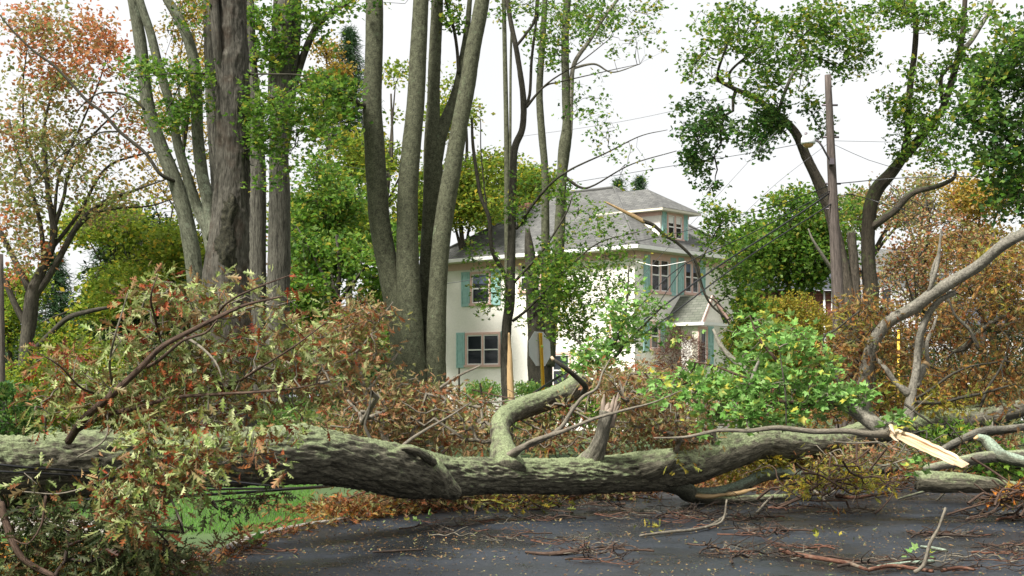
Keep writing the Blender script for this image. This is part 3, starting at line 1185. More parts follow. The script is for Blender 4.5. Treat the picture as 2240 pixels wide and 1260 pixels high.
hs2 = thing('house', 'low white sided house behind the rust coloured brush at the right', 'house', P(2050, 850, 80) * [1, 1, 0])
b_ = MB()
wallbox(b_, P(1900, 0, 80)[0], P(2075, 0, 80)[0], 80, 88, 0, EYE + (HZ - 600) / F * 80)
b_.build('wall', M['siding'], hs2)
b_ = MB()
zt, zr = EYE + (HZ - 600) / F * 80, EYE + (HZ - 545) / F * 84
xa, xb = P(1885, 0, 80)[0], P(2090, 0, 80)[0]
face(b_, [np.array([xa, 79.5, zt]), np.array([xb, 79.5, zt]), np.array([xb, 84, zr]), np.array([xa, 84, zr])])
face(b_, [np.array([xb, 88.5, zt]), np.array([xa, 88.5, zt]), np.array([xa, 84, zr]), np.array([xb, 84, zr])])
b_.build('roof', M['roof'], hs2)
for wx in (1925, 1985, 2040):
    for wy in (630, 735):
        b_ = MB()
        wallbox(b_, P(wx, 0, 80)[0], P(wx + 26, 0, 80)[0], 79.93, 79.99, EYE + (HZ - wy - 46) / F * 80, EYE + (HZ - wy) / F * 80)
        wn = b_.build('window', M['white'], hs2)
        b_ = MB()
        wallbox(b_, P(wx + 4, 0, 80)[0], P(wx + 22, 0, 80)[0], 79.90, 79.925, EYE + (HZ - wy - 42) / F * 80, EYE + (HZ - wy - 4) / F * 80)
        b_.build('pane', M['glass'], wn)
gar = thing('garage', 'white garage seen through the branches behind the red car', 'garage', P(2190, 850, 74) * [1, 1, 0])
b_ = MB()
wallbox(b_, P(2115, 0, 74)[0], P(2320, 0, 74)[0], 74, 80, 0, EYE + (HZ - 712) / F * 74)
b_.build('wall', M['siding'], gar)
b_ = MB()
zt, zr = EYE + (HZ - 712) / F * 74, EYE + (HZ - 655) / F * 77
xa, xb = P(2108, 0, 74)[0], P(2330, 0, 74)[0]
face(b_, [np.array([xa, 73.6, zt]), np.array([xb, 73.6, zt]), np.array([xb, 77, zr]), np.array([xa, 77, zr])])
face(b_, [np.array([xb, 80.4, zt]), np.array([xa, 80.4, zt]), np.array([xa, 77, zr]), np.array([xb, 77, zr])])
b_.build('roof', M['roof_dark'], gar)
b_ = MB()
wallbox(b_, P(2140, 0, 74)[0], P(2230, 0, 74)[0], 73.94, 73.99, 0.1, EYE + (HZ - 745) / F * 74)
b_.build('door', M['white'], gar)


# ------------------------------------------------------------------ cars
def make_car(label, loc, ang, paint):
    t = thing('parked_car', label, 'car', (0, 0, 0))
    prof = [(-2.2, .35), (-2.25, .75), (-2.1, .95), (-1.6, 1.0), (-1.0, 1.38), (-.2, 1.45), (.6, 1.40), (1.25, .98), (2.0, .88), (2.22, .68), (2.2, .35)]
    mb = MB()
    n = len(prof)
    V = []
    for yy, ins in ((-.86, 0), (-.80, 0), (.80, 0), (.86, 0)):
        for x, z in prof:
            k = .16 if z > 1.05 else 0
            yv = yy * (1 - k)
            zz = z if abs(yy) < .83 else z - (.05 if z > .5 else 0)
            V.append((x, yv, zz))
    Fq = []
    for s in range(3):
        for i in range(n):
            Fq.append([s * n + i, s * n + (i + 1) % n, (s + 1) * n + (i + 1) % n, (s + 1) * n + i])
    mb.add(np.array(V), [np.array(Fq), np.array([list(range(n))[::-1]]), np.array([list(range(3 * n, 4 * n))])])
    mb.build('body', paint, t)
    for s in (-1, 1):
        w_ = MB()
        y = s * .745
        w_.add(np.array([(-1.35, y * 1.0 + s * .105, 1.0), (-.95, y + s * .0, 1.31), (-.1, y, 1.36), (-.1, y + s * .105, 1.0)]), np.array([[0, 1, 2, 3]]))
        w_.add(np.array([(-.02, y + s * .105, 1.0), (-.02, y, 1.36), (.55, y, 1.33), (1.05, y + s * .105, 1.0)]), np.array([[0, 1, 2, 3]]))
        w_.build('side_window', M['glass'], t)
        for x in (-1.4, 1.4):
            q_ = MB()
            tube(q_, np.array([[x, s * .70, .32, .32], [x, s * .88, .32, .32]]), 20)
            wh = q_.build('wheel', M['rubber'], t)
            q_ = MB()
            tube(q_, np.array([[x, s * .86, .32, .19], [x, s * .895, .32, .17]]), 14)
            q_.build('rim', M['alu'], wh)
        q_ = MB()
        box(q_, (2.17, s * .62, .72), .05, .16, .07)
        q_.build('headlight', M['lamp_white'], t)
        q_ = MB()
        box(q_, (-2.2, s * .66, .80), .05, .13, .08)
        q_.build('tail_light', M['car_red'], t)
    for xs in ([(-1.62, -.66, 1.0), (-1.62, .66, 1.0), (-1.06, .60, 1.355), (-1.06, -.60, 1.355)], [(1.2, -.66, 1.01), (1.2, .66, 1.01), (.66, .60, 1.38), (.66, -.60, 1.38)]):
        q_ = MB()
        q_.add(np.array(xs) + np.array([(.02 if xs[0][0] > 0 else -.02), 0, .012]), np.array([[0, 1, 2, 3]]))
        q_.build('windscreen', M['glass'], t)
    t.location = loc
    t.rotation_euler = (0, 0, ang)
    return t


make_car('white car parked beyond the bare log, glimpsed through autumn leaves', (P(672, 850, 50)[0], 50, 0.0), math.radians(-14), M['car_white'])
make_car('red car parked before the white garage at far right', (P(2215, 850, 66)[0], 66, 0.55), math.radians(8), M['car_red'])

# ------------------------------------------------------------------ utility pole, street lamp, signs
pole = thing('utility_pole', 'tall weathered wooden utility pole with a bare top, leaning slightly by the green tree', 'utility pole', P(1842, 850, 33) * [1, 1, 0])
pl = catmull(px_line([(1842, 1005, 33, 15), (1836, 720, 33, 14), (1822, 430, 33, 10.5), (1811, 164, 33, 7)]), .4)
mb = MB()
tube(mb, pl, 16, .02, .006, 3)
mb.build('shaft', M['pole'], pole)
for yy in (230, 300, 402, 457):
    mb = MB()
    c = P(1822 - (450 - yy) * .038, yy, 33)
    tube(mb, np.array([[c[0] - .17, c[1], c[2], .025], [c[0] + .2, c[1], c[2], .025]]), 6)
    mb.build('bolt', M['steel'], pole)
lamp = thing('street_lamp', 'white street lamp with amber lens on an upswept arm', 'street lamp', P(1818, 352, 32.8))
mb = MB()
tube(mb, catmull(px_line([(1819, 356, 32.8, 2.6), (1808, 338, 32.7, 2.2), (1797, 318, 32.6, 2.2), (1788, 308, 32.6, 2.2), (1780, 305, 32.6, 2.2)]), .05), 8)
mb.build('arm', M['steel'], lamp)
mb = MB()
box(mb, P(1818, 354, 32.8), .05, .10, .07)
mb.build('bracket', M['steel'], lamp)
lc = P(1768, 308, 32.6)


def lathe(mb, c, prof, n=24, attr=.5):
    V, Fq = [], []
    for r_, z in prof:
        for k in range(n):
            a = k * 2 * math.pi / n
            V.append((c[0] + r_ * math.cos(a), c[1] + r_ * math.sin(a), c[2] + z))
    for i in range(len(prof) - 1):
        for k in range(n):
            Fq.append([i * n + k, i * n + (k + 1) % n, (i + 1) * n + (k + 1) % n, (i + 1) * n + k])
    mb.add(np.array(V), np.array(Fq), attr, None, True)


mb = MB()
lathe(mb, lc, [(.0, .13), (.08, .125), (.13, .10), (.16, .06), (.165, -.03), (.16, -.07), (.13, -.075)])
mb.build('shade', M['lamp_white'], lamp)
mb = MB()
lathe(mb, lc, [(.13, -.07), (.11, -.12), (.06, -.155), (.0, -.16)])
mb.build('lens', M['lamp_lens'], lamp)
mb = MB()
tube(mb, np.array([[lc[0] - .05, lc[1], lc[2] + .1, .035], [lc[0] - .05, lc[1], lc[2] + .19, .03]]), 8)
mb.build('photocell', M['steel'], lamp)

sg = thing('traffic_sign', 'back of an octagonal metal sign on a yellow perforated post', 'sign', P(1192, 850, 32) * [1, 1, 0])
c = P(1180.5, 763, 32)
Rs = unit([math.cos(math.radians(50)), math.sin(math.radians(50)), 0])
tilt = unit(P(1192, 985, 32) - P(1180, 735, 32))
Us = -tilt
Ns = unit(np.cross(Us, Rs))
mb = MB()
rr = .385 / math.cos(math.pi / 8)
V = [c + Ns * s * .0025 + (Rs * math.cos(math.radians(22.5 + 45 * k)) + Us * math.sin(math.radians(22.5 + 45 * k))) * rr for s in (-1, 1) for k in range(8)]
mb.add(np.array(V), [np.array([list(range(8))[::-1]]), np.array([list(range(8, 16))]), np.array([[k, (k + 1) % 8, 8 + (k + 1) % 8, 8 + k] for k in range(8)])])
mb.build('sign_plate', M['alu'], sg)
side = -1 if Ns[1] > 0 else 1
Nc = Ns * side                                   # towards the camera
mb = MB()
base = P(1192, 1003, 32)
top = c + Us * .36 + Nc * .03
bot = base + Nc * .03
mid, hl = (top + bot) / 2, np.linalg.norm(top - bot) / 2
Up = unit(top - bot)
box(mb, mid, .038, .005, hl, Rs, Up, Nc)
for s in (-1, 1):
    box(mb, mid + Rs * s * .034 + Nc * .020, .005, .015, hl, Rs, Up, Nc)
post = mb.build('post', M['yellow'], sg)
mb = MB()
for k in range(40):
    box(mb, top - Up * (.05 + .055 * k) + Nc * .0055, .008, .002, .009, Rs, Up, Nc)
mb.build('hole', M['hole'], post)
post_c = P(1967, 850, 34) * [1, 1, 0]
mb = MB()
tube(mb, np.array([[post_c[0], post_c[1], 0, .035], [post_c[0] - .02, post_c[1], P(1965, 722, 34)[2], .035]]), 8)
tag(mb.build('marker_post', M['yellow'], None, post_c), 'plain yellow post standing behind the forked grey limb', 'post')

# small pier and fence beyond the four stemmed tree
pier = thing('gate_pier', 'small pinkish pier with a flat cap beside the four stemmed tree', 'pier', P(852, 850, 40) * [1, 1, 0])
c = P(852, 850, 40)
mb = MB()
box(mb, (c[0], 40, 1.17), .12, .12, 1.15)
mb.build('shaft', M['pink'], pier)
mb = MB()
box(mb, (c[0], 40, 2.36), .17, .17, .035)
mb.build('cap', M['soffit'], pier)
fn = thing('fence', 'wire mesh fence with pale top rail beyond the fallen log', 'fence', P(800, 850, 42) * [1, 1, 0])
mb = MB()
fa, fb2 = P(740, 862, 42), P(960, 862, 42)
tube(mb, np.array([[*fa, .03], [*fb2, .03]]), 6)
mb.build('rail', M['alu'], fn)
for fx in np.linspace(fa[0], fb2[0], 4):
    mb = MB()
    tube(mb, np.array([[fx, 42, 0, .035], [fx, 42, 1.5, .035]]), 6)
    mb.build('post', M['alu'], fn)
mb = MB()
for x in np.arange(fa[0] - 1.4, fb2[0], .09):
    for s in (1, -1):
        xa, xb = (x, x + 1.4) if s > 0 else (x + 1.4, x)
        pts = np.array([[xa, 42, .05, .004], [xb, 42, 1.45, .004]])
        if min(xa, xb) > fa[0] and max(xa, xb) < fb2[0]:
            tube(mb, pts, 3, cap=False)
mb.build('wire_mesh', M['wire_grey'], fn)


# ------------------------------------------------------------------ wires
def wire(pts, label, mat, group=None, name='overhead_wire', cat='wire', sag=.1):
    pts = [(a, b, d, r_ * (.62 if d > 19 else .85)) for a, b, d, r_ in pts]
    pr = catmull(px_line(pts), .3)
    mb = MB()
    tube(mb, pr, 6)
    return tag(mb.build(name, mat, None, pr[0][:3]), label, cat, group)


BK, GY = M['rubber'], M['wire_grey']
gfc = 'downed black cables under the fallen trunk'
wire([(-80, 1008, 11.3, 3.6), (60, 1023, 11.6, 3.6), (220, 1034, 12, 3.6), (330, 1052, 12.3, 3.6), (480, 1066, 12.8, 3.4)], 'thick black cable crossing the front of the trunk, upper of the left pair', BK, gfc, 'fallen_cable', 'cable')
wire([(-80, 1028, 11.3, 3.2), (100, 1036, 11.6, 3), (230, 1044, 12, 3), (420, 1046, 12.4, 3), (620, 1066, 13.4, 3)], 'thin black cable crossing the front of the trunk, lower of the left pair', BK, gfc, 'fallen_cable', 'cable')
wire([(1826, 415, 33, 3.2), (1700, 500, 32.5, 3.2), (1560, 590, 31.5, 3.2), (1400, 706, 29.5, 3.3), (1210, 833, 26.5, 3.4), (1000, 960, 23, 3.5), (880, 1010, 21, 3.6), (760, 1056, 18, 3.6), (620, 1071, 15.5, 3.8), (340, 1088, 14, 4), (-60, 1100, 13.5, 4)], 'thickest black cable sagging from the pole down to the fallen trunk', BK, gfc, 'fallen_cable', 'cable')
wire([(1828, 440, 33, 2.6), (1640, 560, 31.5, 2.6), (1420, 722, 29, 2.6), (1205, 848, 26.2, 3), (990, 975, 22.5, 3), (850, 1035, 20, 3), (700, 1064, 17, 3), (500, 1070, 15, 3.2), (340, 1076, 14, 3.2)], 'black cable sagging just below the thickest one behind the sign', BK, gfc, 'fallen_cable', 'cable')
wire([(1826, 412, 33, 1.8), (1640, 512, 32, 1.8), (1480, 590, 31, 1.8), (1330, 745, 28.5, 1.8), (1180, 850, 26, 2), (1060, 930, 24, 2)], 'thin black wire bowing over the thick cables before the house', BK, gfc, 'fallen_cable', 'cable')
wire([(1500, 575, 34, 1.6), (1420, 690, 32, 1.6), (1330, 770, 30, 1.6), (1170, 868, 26, 1.6)], 'thin black wire hanging from the broken branch before the house', BK, gfc, 'fallen_cable', 'cable')
gow = 'thin overhead wires'
wire([(1700, 285, 33, .8), (1540, 460, 33, .8), (1400, 610, 33, .9), (1270, 790, 33, .9)], 'thin grey wire slanting across the dormer to the hedge', GY, gow)
wire([(1826, 402, 33, 1.9), (2000, 388, 32, 1.7), (2290, 385, 31, 1.7)], 'dark wire running level from the pole to the right edge', BK, gow)
wire([(1818, 404, 33, 1.7), (1700, 450, 34, 1.6), (1620, 470, 35, 1.3), (1500, 505, 37, 1.2), (1330, 540, 40, 1.0), (1180, 560, 42, .9)], 'dark wire running from the pole past the dormer windows', BK, gow)
wire([(1766, 312, 32.6, 1.1), (1640, 335, 34, 1.0), (1440, 368, 38, 1.0), (1250, 400, 42, .9)], 'thin wire from the street lamp towards the slim trunks', BK, gow)
wire([(1814, 312, 33, .7), (1700, 400, 32, .7), (1605, 490, 31, .7), (1530, 560, 30, .7)], 'grey guy wire slanting down from the lamp to the hanging branch', GY, gow)
wire([(1824, 308, 33, .8), (2020, 313, 36, .7), (2260, 325, 40, .7)], 'faint wire running right from beside the lamp arm', GY, gow)
wire([(1824, 316, 33, .9), (1900, 350, 33, .9), (1975, 372, 33, 1.1)], 'short drooping wire between pole and mossy maple stem', BK, gow)
wire([(1826, 428, 33, 1.5), (1860, 425, 33, 1.7), (1915, 440, 33, 1.5), (2010, 470, 32, 1.2)], 'dark service wire drooping right below the level wire', BK, gow)
wire([(-60, 290, 40, .7), (560, 340, 44, .7), (900, 385, 46, .7)], 'faint wire crossing the sky behind the great trunk', GY, gow)
wire([(1130, 300, 44, .7), (1380, 262, 42, .7), (1700, 190, 40, .7)], 'faint wire rising across the sky over the slim trunks', GY, gow)
wire([(640, 655, 40, 1.2), (760, 645, 40, 1.2), (1000, 617, 42, 1.1), (1170, 585, 46, 1.0)], 'grey wire passing behind the four stemmed tree to the house', GY, gow)
wire([(560, 478, 42, 1.0), (760, 462, 42, 1.0), (860, 450, 42, 1.0)], 'dark wire passing behind the shaggy twin trunks', BK, gow)
wire([(1392, 572, 53.2, 1.6), (1440, 582, 52.6, 1.4), (1500, 572, 52, 1.2)], 'white service cable looping from the house corner', M['white'], gow)

print('stage trees')
# ------------------------------------------------------------------ standing trees


def base_of(px, d):
    return P(px, 850, d) * [1, 1, 0]


def gy(d):
    return HZ + EYE * F / d


# great dark trunk with pale side stems
t1 = thing('maple_tree', 'great dark trunk with a mossy hollow scar, pale slim stems springing from its left side', 'tree', base_of(500, 27))
tr1 = limb(t1, 'trunk', [(500, gy(27) + 8, 27, 78), (496, 900, 27, 60), (494, 700, 27, 54), (494, 600, 27, 49), (502, 500, 27, 41), (508, 400, 27, 37.5), (509, 300, 27, 36.5), (508, 150, 27, 35.5), (505, 60, 27, 34), (503, -80, 27, 33)],
           M['bark_dark'], 72, .035, .07, .045, 3, fk=.62)
mb = MB()
tube(mb, catmull(px_line([(505, 610, 26.78, 14), (497, 560, 26.72, 22), (500, 500, 26.78, 20), (506, 450, 26.78, 17), (508, 410, 26.84, 8)]), .03), 28, .5, .06, 5, fk=1.2)
mb.build('hollow_scar', M['scar'], t1)
lines = [tr1]
lines.append(limb(t1, 'limb', [(492, 240, 26.9, 8), (480, 150, 26.8, 9), (474, 90, 26.7, 10), (468, 0, 26.7, 10), (462, -70, 26.7, 10)], M['bark_dark'], 14, .08, .05, .01, 4))
stem_a = limb(t1, 'stem', [(455, gy(28.3), 28.3, 24), (440, 750, 28.3, 20), (428, 620, 28.3, 18.5), (418, 540, 28.3, 18), (402, 460, 28.3, 17), (384, 400, 28.3, 16.5), (352, 320, 28.3, 15), (328, 250, 28.3, 14.5), (316, 180, 28.3, 14), (308, 100, 28.3, 13.5), (291, 0, 28.3, 12), (275, -80, 28.3, 11)], M['bark_green'], 22, .08, .05, .006, 5)
stem_b = limb(t1, 'stem', [(468, 560, 27.6, 16), (452, 500, 27.8, 13), (434, 460, 28, 12), (414, 400, 28, 11), (390, 320, 28, 10.5), (372, 230, 28, 10), (346, 140, 28, 10), (330, 75, 28, 9.5), (306, 0, 28, 8.5), (290, -80, 28, 8)], M['bark_green'], 18, .08, .05, .006, 6)
stem_c = limb(t1, 'stem', [(470, 520, 27.4, 18), (455, 440, 27.8, 14), (442, 380, 28, 13.5), (432, 290, 28, 13), (430, 200, 28, 12.5), (420, 115, 28, 12), (396, 50, 28, 11), (362, -10, 28, 10), (340, -80, 28, 9)], M['bark_green'], 18, .08, .05, .006, 7)
stem_d = limb(t1, 'stem', [(485, 480, 28.4, 18), (472, 350, 28.8, 14), (463, 220, 28.8, 13), (459, 120, 28.8, 12), (456, 0, 28.8, 11), (454, -80, 28.8, 10)], M['bark_shaggy'], 18, .08, .05, .01, 8)
bra = limb(t1, 'branch', [(384, 398, 28.2, 6), (350, 380, 28, 5.5), (318, 335, 28, 5), (262, 288, 28, 5), (224, 245, 28, 4.6), (190, 220, 28, 4.4), (125, 150, 28, 4), (72, 110, 28, 3.4), (25, 64, 28, 2.6), (-10, 20, 28, 2)], M['bark_thin'], 9, .08, .05, 0, 9, rs=.75)
brb = limb(t1, 'branch', [(262, 288, 28, 3), (220, 290, 28, 2.4), (170, 315, 28, 2.2), (110, 360, 28, 2), (60, 420, 28, 1.4)], M['bark_thin'], 7, .08, .05, 0, 10, rs=.75)
brc = limb(t1, 'branch', [(318, 240, 28.2, 4), (290, 215, 28.2, 3.2), (255, 203, 28.2, 3), (215, 205, 28.2, 2.4), (180, 230, 28.2, 1.8), (150, 275, 28, 1)], M['bark_thin'], 7, .08, .05, 0, 11, rs=.75)
brd = limb(t1, 'branch', [(476, 162, 27, 2.6), (400, 160, 26.6, 2), (330, 165, 26.4, 1.6), (280, 170, 26.4, 1)], M['bark_thin'], 7, .08, .04, 0, 12, rs=.75)
bre = limb(t1, 'branch', [(545, 162, 27, 3), (600, 162, 26.6, 2.4), (655, 164, 26.4, 2.2), (672, 174, 26.2, 2), (640, 195, 26, 1.6), (610, 215, 26, 1)], M['bark_thin'], 7, .08, .04, 0, 13, rs=.75)
sk = np.vstack([stem_a, stem_b, stem_c, stem_d, bra, brb, brc, brd, bre])
foliage(t1, sk, [(330, 150, 75, 22, 27, .8, 1.3), (420, 165, 60, 30, 27, .8, .9), (400, 235, 60, 22, 27, .8, 1.2), (375, 260, 35, 20, 26.6, .6, 1.1), (440, 215, 35, 40, 27.5, .7, .8), (300, 195, 40, 20, 27, .8, .4), (415, 330, 40, 30, 28, 1, .4), (430, 20, 60, 60, 27.5, 1, .25)],
        120, 14, .115, 'maple', M['maple_green'], .23, 101, 'crown', rtw=.004, up=1.2)
foliage(t1, np.vstack([bre, tr1]), [(640, 240, 75, 55, 26.2, 1, 1.2), (600, 330, 45, 50, 26.5, 1, 1.1), (570, 270, 40, 60, 26.6, .8, .9), (690, 300, 60, 40, 26, 1, .8), (700, 180, 45, 40, 26, 1, .5), (590, 400, 40, 30, 26.4, .8, .7), (740, 210, 50, 20, 26, 1, .7), (565, 200, 20, 30, 26.6, .6, .7)],
        155, 15, .115, 'maple', M['maple_green'], .25, 102, 'crown', rtw=.004, up=1.2)
foliage(t1, np.vstack([stem_b, stem_c, stem_a]), [(430, 20, 70, 50, 29, 1.5, 1), (380, 90, 60, 60, 29.5, 1, .6)], 60, 12, .1, 'maple', M['autumn_yellow'], .3, 103, 'crown', rtw=.004)

t2 = thing('maple_tree', 'pair of grey shaggy barked trunks right behind the great dark trunk', 'tree', base_of(590, 32))
q1 = limb(t2, 'trunk', [(566, gy(32), 32, 24), (564, 800, 32, 22), (562, 600, 32, 20), (563, 400, 32, 19), (560, 250, 32, 13), (552, 130, 32, 10), (547, 0, 32, 9), (545, -80, 32, 8)], M['bark_shaggy'], 26, .07, .06, .02, 15)
q2 = limb(t2, 'trunk', [(604, gy(32), 31.8, 30), (606, 800, 31.8, 26), (610, 600, 31.8, 25), (612, 430, 31.8, 23), (610, 330, 31.8, 21), (612, 220, 31.8, 20), (620, 110, 31.8, 18), (624, 0, 31.8, 17), (626, -80, 31.8, 16)], M['bark_shaggy'], 28, .07, .06, .024, 16)
q3 = limb(t2, 'limb', [(618, 330, 32, 14), (636, 200, 32, 12), (645, 90, 32, 12), (648, 0, 32, 11), (650, -80, 32, 10)], M['bark_shaggy'], 18, .07, .05, .012, 17)
q4 = limb(t2, 'limb', [(640, 200, 32, 9), (656, 145, 32, 8.5), (672, 100, 32, 8), (695, 55, 32, 7.5), (722, 30, 32, 6.5), (760, 5, 32, 5), (790, -20, 32, 4)], M['bark_thin'], 12, .07, .05, .004, 18)
q5 = limb(t2, 'limb', [(590, 250, 32, 6), (594, 130, 32, 6), (600, 60, 32, 6), (606, -40, 32, 5)], M['bark_shaggy'], 12, .07, .05, .004, 19)
foliage(t2, np.vstack([q3, q4, q5, q1]), [(690, 30, 55, 40, 31.5, 1, 1), (760, 10, 35, 25, 31.5, 1, .7), (600, 110, 45, 50, 31.5, 1, .9), (630, 60, 60, 50, 31.5, 1, .6), (560, 30, 40, 50, 31.5, 1, .6), (715, 90, 30, 30, 31.5, 1, .6)],
        110, 15, .12, 'lobed', M['maple_green'], .26, 104, rtw=.004, up=1)

# four stemmed tree
t4 = thing('maple_tree', 'smooth grey green tree dividing low down into four tall stems left of the house', 'tree', base_of(905, 30))
b4 = gy(30)
s1 = limb(t4, 'stem', [(905, b4 + 8, 30, 50), (900, 830, 30, 40), (880, 700, 30, 34), (856, 610, 30, 26), (842, 550, 30, 23.5), (830, 480, 30, 23), (824, 400, 30, 22.5), (818, 300, 30, 22), (814, 220, 30, 21), (818, 120, 30, 19.5), (819, 20, 30, 19), (816, -80, 30, 18)], M['bark_smooth'], 30, .06, .05, .006, 21)
s2 = limb(t4, 'stem', [(908, b4 + 8, 29.8, 44), (902, 830, 29.8, 34), (896, 720, 29.8, 30), (893, 620, 29.8, 26), (891, 520, 29.8, 24), (892, 420, 29.8, 22.5), (899, 330, 29.8, 21), (909, 230, 29.8, 19.5), (914, 130, 29.8, 18.5), (920, 20, 29.8, 17), (924, -80, 29.8, 16)], M['bark_smooth'], 30, .06, .05, .006, 22)
s3 = limb(t4, 'stem', [(930, b4 + 8, 30.4, 44), (938, 830, 30.4, 33), (940, 740, 30.4, 28), (938, 600, 30.4, 22), (944, 500, 30.4, 22), (948, 400, 30.4, 22), (946, 320, 30.4, 19), (948, 220, 30.4, 14), (951, 130, 30.4, 13.5), (956, 20, 30.4, 13), (958, -80, 30.4, 12)], M['bark_smooth'], 28, .06, .05, .006, 23)
s3b = limb(t4, 'limb', [(952, 350, 30.4, 17), (962, 300, 30.4, 15), (975, 262, 30.5, 13), (990, 225, 30.6, 11), (1002, 180, 30.6, 9), (1013, 120, 30.6, 7.5), (1022, 60, 30.6, 6.5), (1030, -20, 30.6, 5)], M['bark_smooth'], 18, .06, .05, .004, 24)
s4 = limb(t4, 'stem', [(950, b4 + 8, 29.9, 40), (950, 830, 29.9, 27), (953, 740, 29.9, 23), (958, 620, 29.9, 20), (966, 520, 29.9, 20), (979, 430, 29.9, 20), (993, 350, 29.9, 19), (1006, 270, 29.9, 18), (1022, 190, 29.9, 17.5), (1034, 110, 29.9, 17), (1048, 40, 29.9, 16.5), (1066, -60, 29.9, 15)], M['bark_smooth'], 28, .06, .05, .006, 25)
sx1 = limb(t4, 'branch', [(806, 232, 30, 8), (790, 230, 29.8, 6), (768, 216, 29.6, 5), (735, 205, 29.4, 4), (700, 198, 29.3, 2.5)], M['bark_thin'], 10, .06, .05, 0, 26)
foliage(t4, sx1, [(720, 190, 60, 30, 29, .8, 1), (740, 240, 30, 30, 29, .8, .8), (700, 270, 40, 30, 29, .8, .8), (770, 270, 16, 16, 29, .5, .3)], 75, 15, .12, 'lobed', M['maple_green'], .24, 105, rtw=.004, up=1)
sx2 = limb(t4, 'branch', [(1003, 160, 30.5, 4), (1000, 110, 30.5, 3.5), (992, 60, 30.5, 3.5), (980, 20, 30.5, 3), (972, -20, 30.5, 2.5)], M['bark_thin'], 8, .06, .05, 0, 27)
foliage(t4, sx2, [(985, 30, 25, 40, 30.5, .6, 1), (820, 5, 20, 10, 29.6, .4, 1)], 22, 12, .11, 'lobed', M['maple_green'], .2, 106, rtw=.004)

# slender split tree
t3 = thing('maple_tree', 'slender tree with its base split open to bare tan wood left of the sign', 'tree', base_of(1112, 31))
a1_ = limb(t3, 'trunk', [(1112, gy(31), 31, 17), (1110, 900, 31, 15), (1106, 800, 31, 13.5), (1108, 720, 31, 13.5), (1115, 660, 31, 14), (1118, 580, 31, 11.5), (1120, 480, 31, 11), (1122, 400, 31, 10.5), (1126, 325, 31, 10), (1143, 280, 31, 9), (1145, 220, 31, 8.5), (1138, 160, 31, 7.5), (1128, 100, 31, 7), (1116, 40, 31, 6.5), (1106, -40, 31, 6)], M['bark_thin'], 18, .06, .06, .008, 31, rs=.8)
mb = MB()
tube(mb, catmull(px_line([(1120, 900, 30.88, 8), (1116, 835, 30.86, 7.5), (1115, 770, 30.86, 5), (1113, 728, 30.87, 2)]), .06), 9, .1, .01, 32)
mb.build('split_wood', M['wood_tan'], t3)
a2 = limb(t3, 'limb', [(1117, 640, 31, 9), (1098, 590, 31, 7.5), (1076, 545, 31, 7), (1070, 478, 31, 6.5), (1052, 430, 31, 6), (1040, 360, 31, 5.5), (1034, 310, 31, 5), (1032, 258, 31, 3.4)], M['bark_thin'], 12, .06, .06, 0, 33, rs=.68)
a3 = limb(t3, 'limb', [(1142, 240, 31, 5.5), (1158, 210, 31, 5), (1163, 130, 31, 4.6), (1172, 55, 31, 4), (1182, -30, 31, 3.4)], M['bark_thin'], 9, .06, .06, 0, 34, rs=.68)
a4 = limb(t3, 'limb', [(1126, 105, 31, 5), (1150, 75, 31, 4.6), (1170, 42, 31, 4.4), (1176, -20, 31, 4)], M['bark_thin'], 9, .06, .06, 0, 35, rs=.68)
a5 = limb(t3, 'limb', [(1128, 500, 31, 6.5), (1145, 482, 31, 6), (1160, 455, 30.8, 5), (1205, 402, 30.5, 4), (1250, 370, 30.2, 3.2), (1325, 335, 30, 2.4), (1400, 298, 30, 1.7), (1460, 284, 30, 1)], M['bark_thin'], 9, .06, .06, 0, 36, rs=.68)
a6 = limb(t3, 'limb', [(1124, 618, 31, 5), (1150, 590, 30.8, 4.5), (1188, 547, 30.6, 3.6), (1236, 471, 30.4, 2.8), (1252, 430, 30.2, 2)], M['bark_thin'], 8, .06, .06, 0, 37, rs=.68)
a7 = limb(t3, 'limb', [(1122, 702, 31, 5), (1150, 680, 30.7, 4.6), (1190, 640, 30.5, 3.8), (1236, 594, 30.4, 3), (1307, 533, 30.2, 2.2), (1400, 506, 30, 1.2)], M['bark_thin'], 8, .06, .06, 0, 38, rs=.68)
a8 = limb(t3, 'branch', [(1068, 478, 31, 3), (1060, 415, 31, 2.6), (1052, 330, 31, 2.2), (1050, 258, 31, 1.6), (1034, 256, 31, 1.2)], M['bark_thin'], 6, .06, .06, 0, 39, rs=.68)
a9 = limb(t3, 'branch', [(1150, 235, 31, 4), (1175, 205, 30.7, 3.4), (1206, 176, 30.5, 2.8), (1270, 135, 30.3, 2), (1340, 80, 30.2, 1.2)], M['bark_thin'], 7, .06, .06, 0, 40, rs=.68)
a10 = limb(t3, 'branch', [(1152, 235, 30.9, 4), (1190, 190, 30.6, 3.4), (1230, 178, 30.6, 2.2), (1330, 155, 30.5, 1.4), (1400, 140, 30.5, .8)], M['bark_thin'], 7, .06, .06, 0, 41, rs=.68)
sk = np.vstack([a2, a5, a6, a7, a1_[10:40]])
foliage(t3, sk, [(1090, 600, 50, 60, 30.6, .8, .45), (1070, 660, 50, 40, 30.5, .7, .35), (1230, 610, 80, 60, 30.2, 1, .8), (1310, 600, 80, 50, 30, 1, .6), (1250, 690, 70, 60, 30.3, 1, .9), (1200, 560, 40, 40, 30.3, .8, .8), (1140, 450, 50, 50, 31, .9, .8), (1180, 400, 60, 40, 31, .9, .7), (1290, 480, 70, 40, 30, 1, .5), (1340, 560, 60, 40, 29.8, .8, .4), (1350, 640, 50, 40, 30, .8, .35), (1060, 530, 40, 60, 31, .8, .35)],
        330, 13, .105, 'maple', M['maple_green'], .22, 107, rtw=.0032, up=1.1)
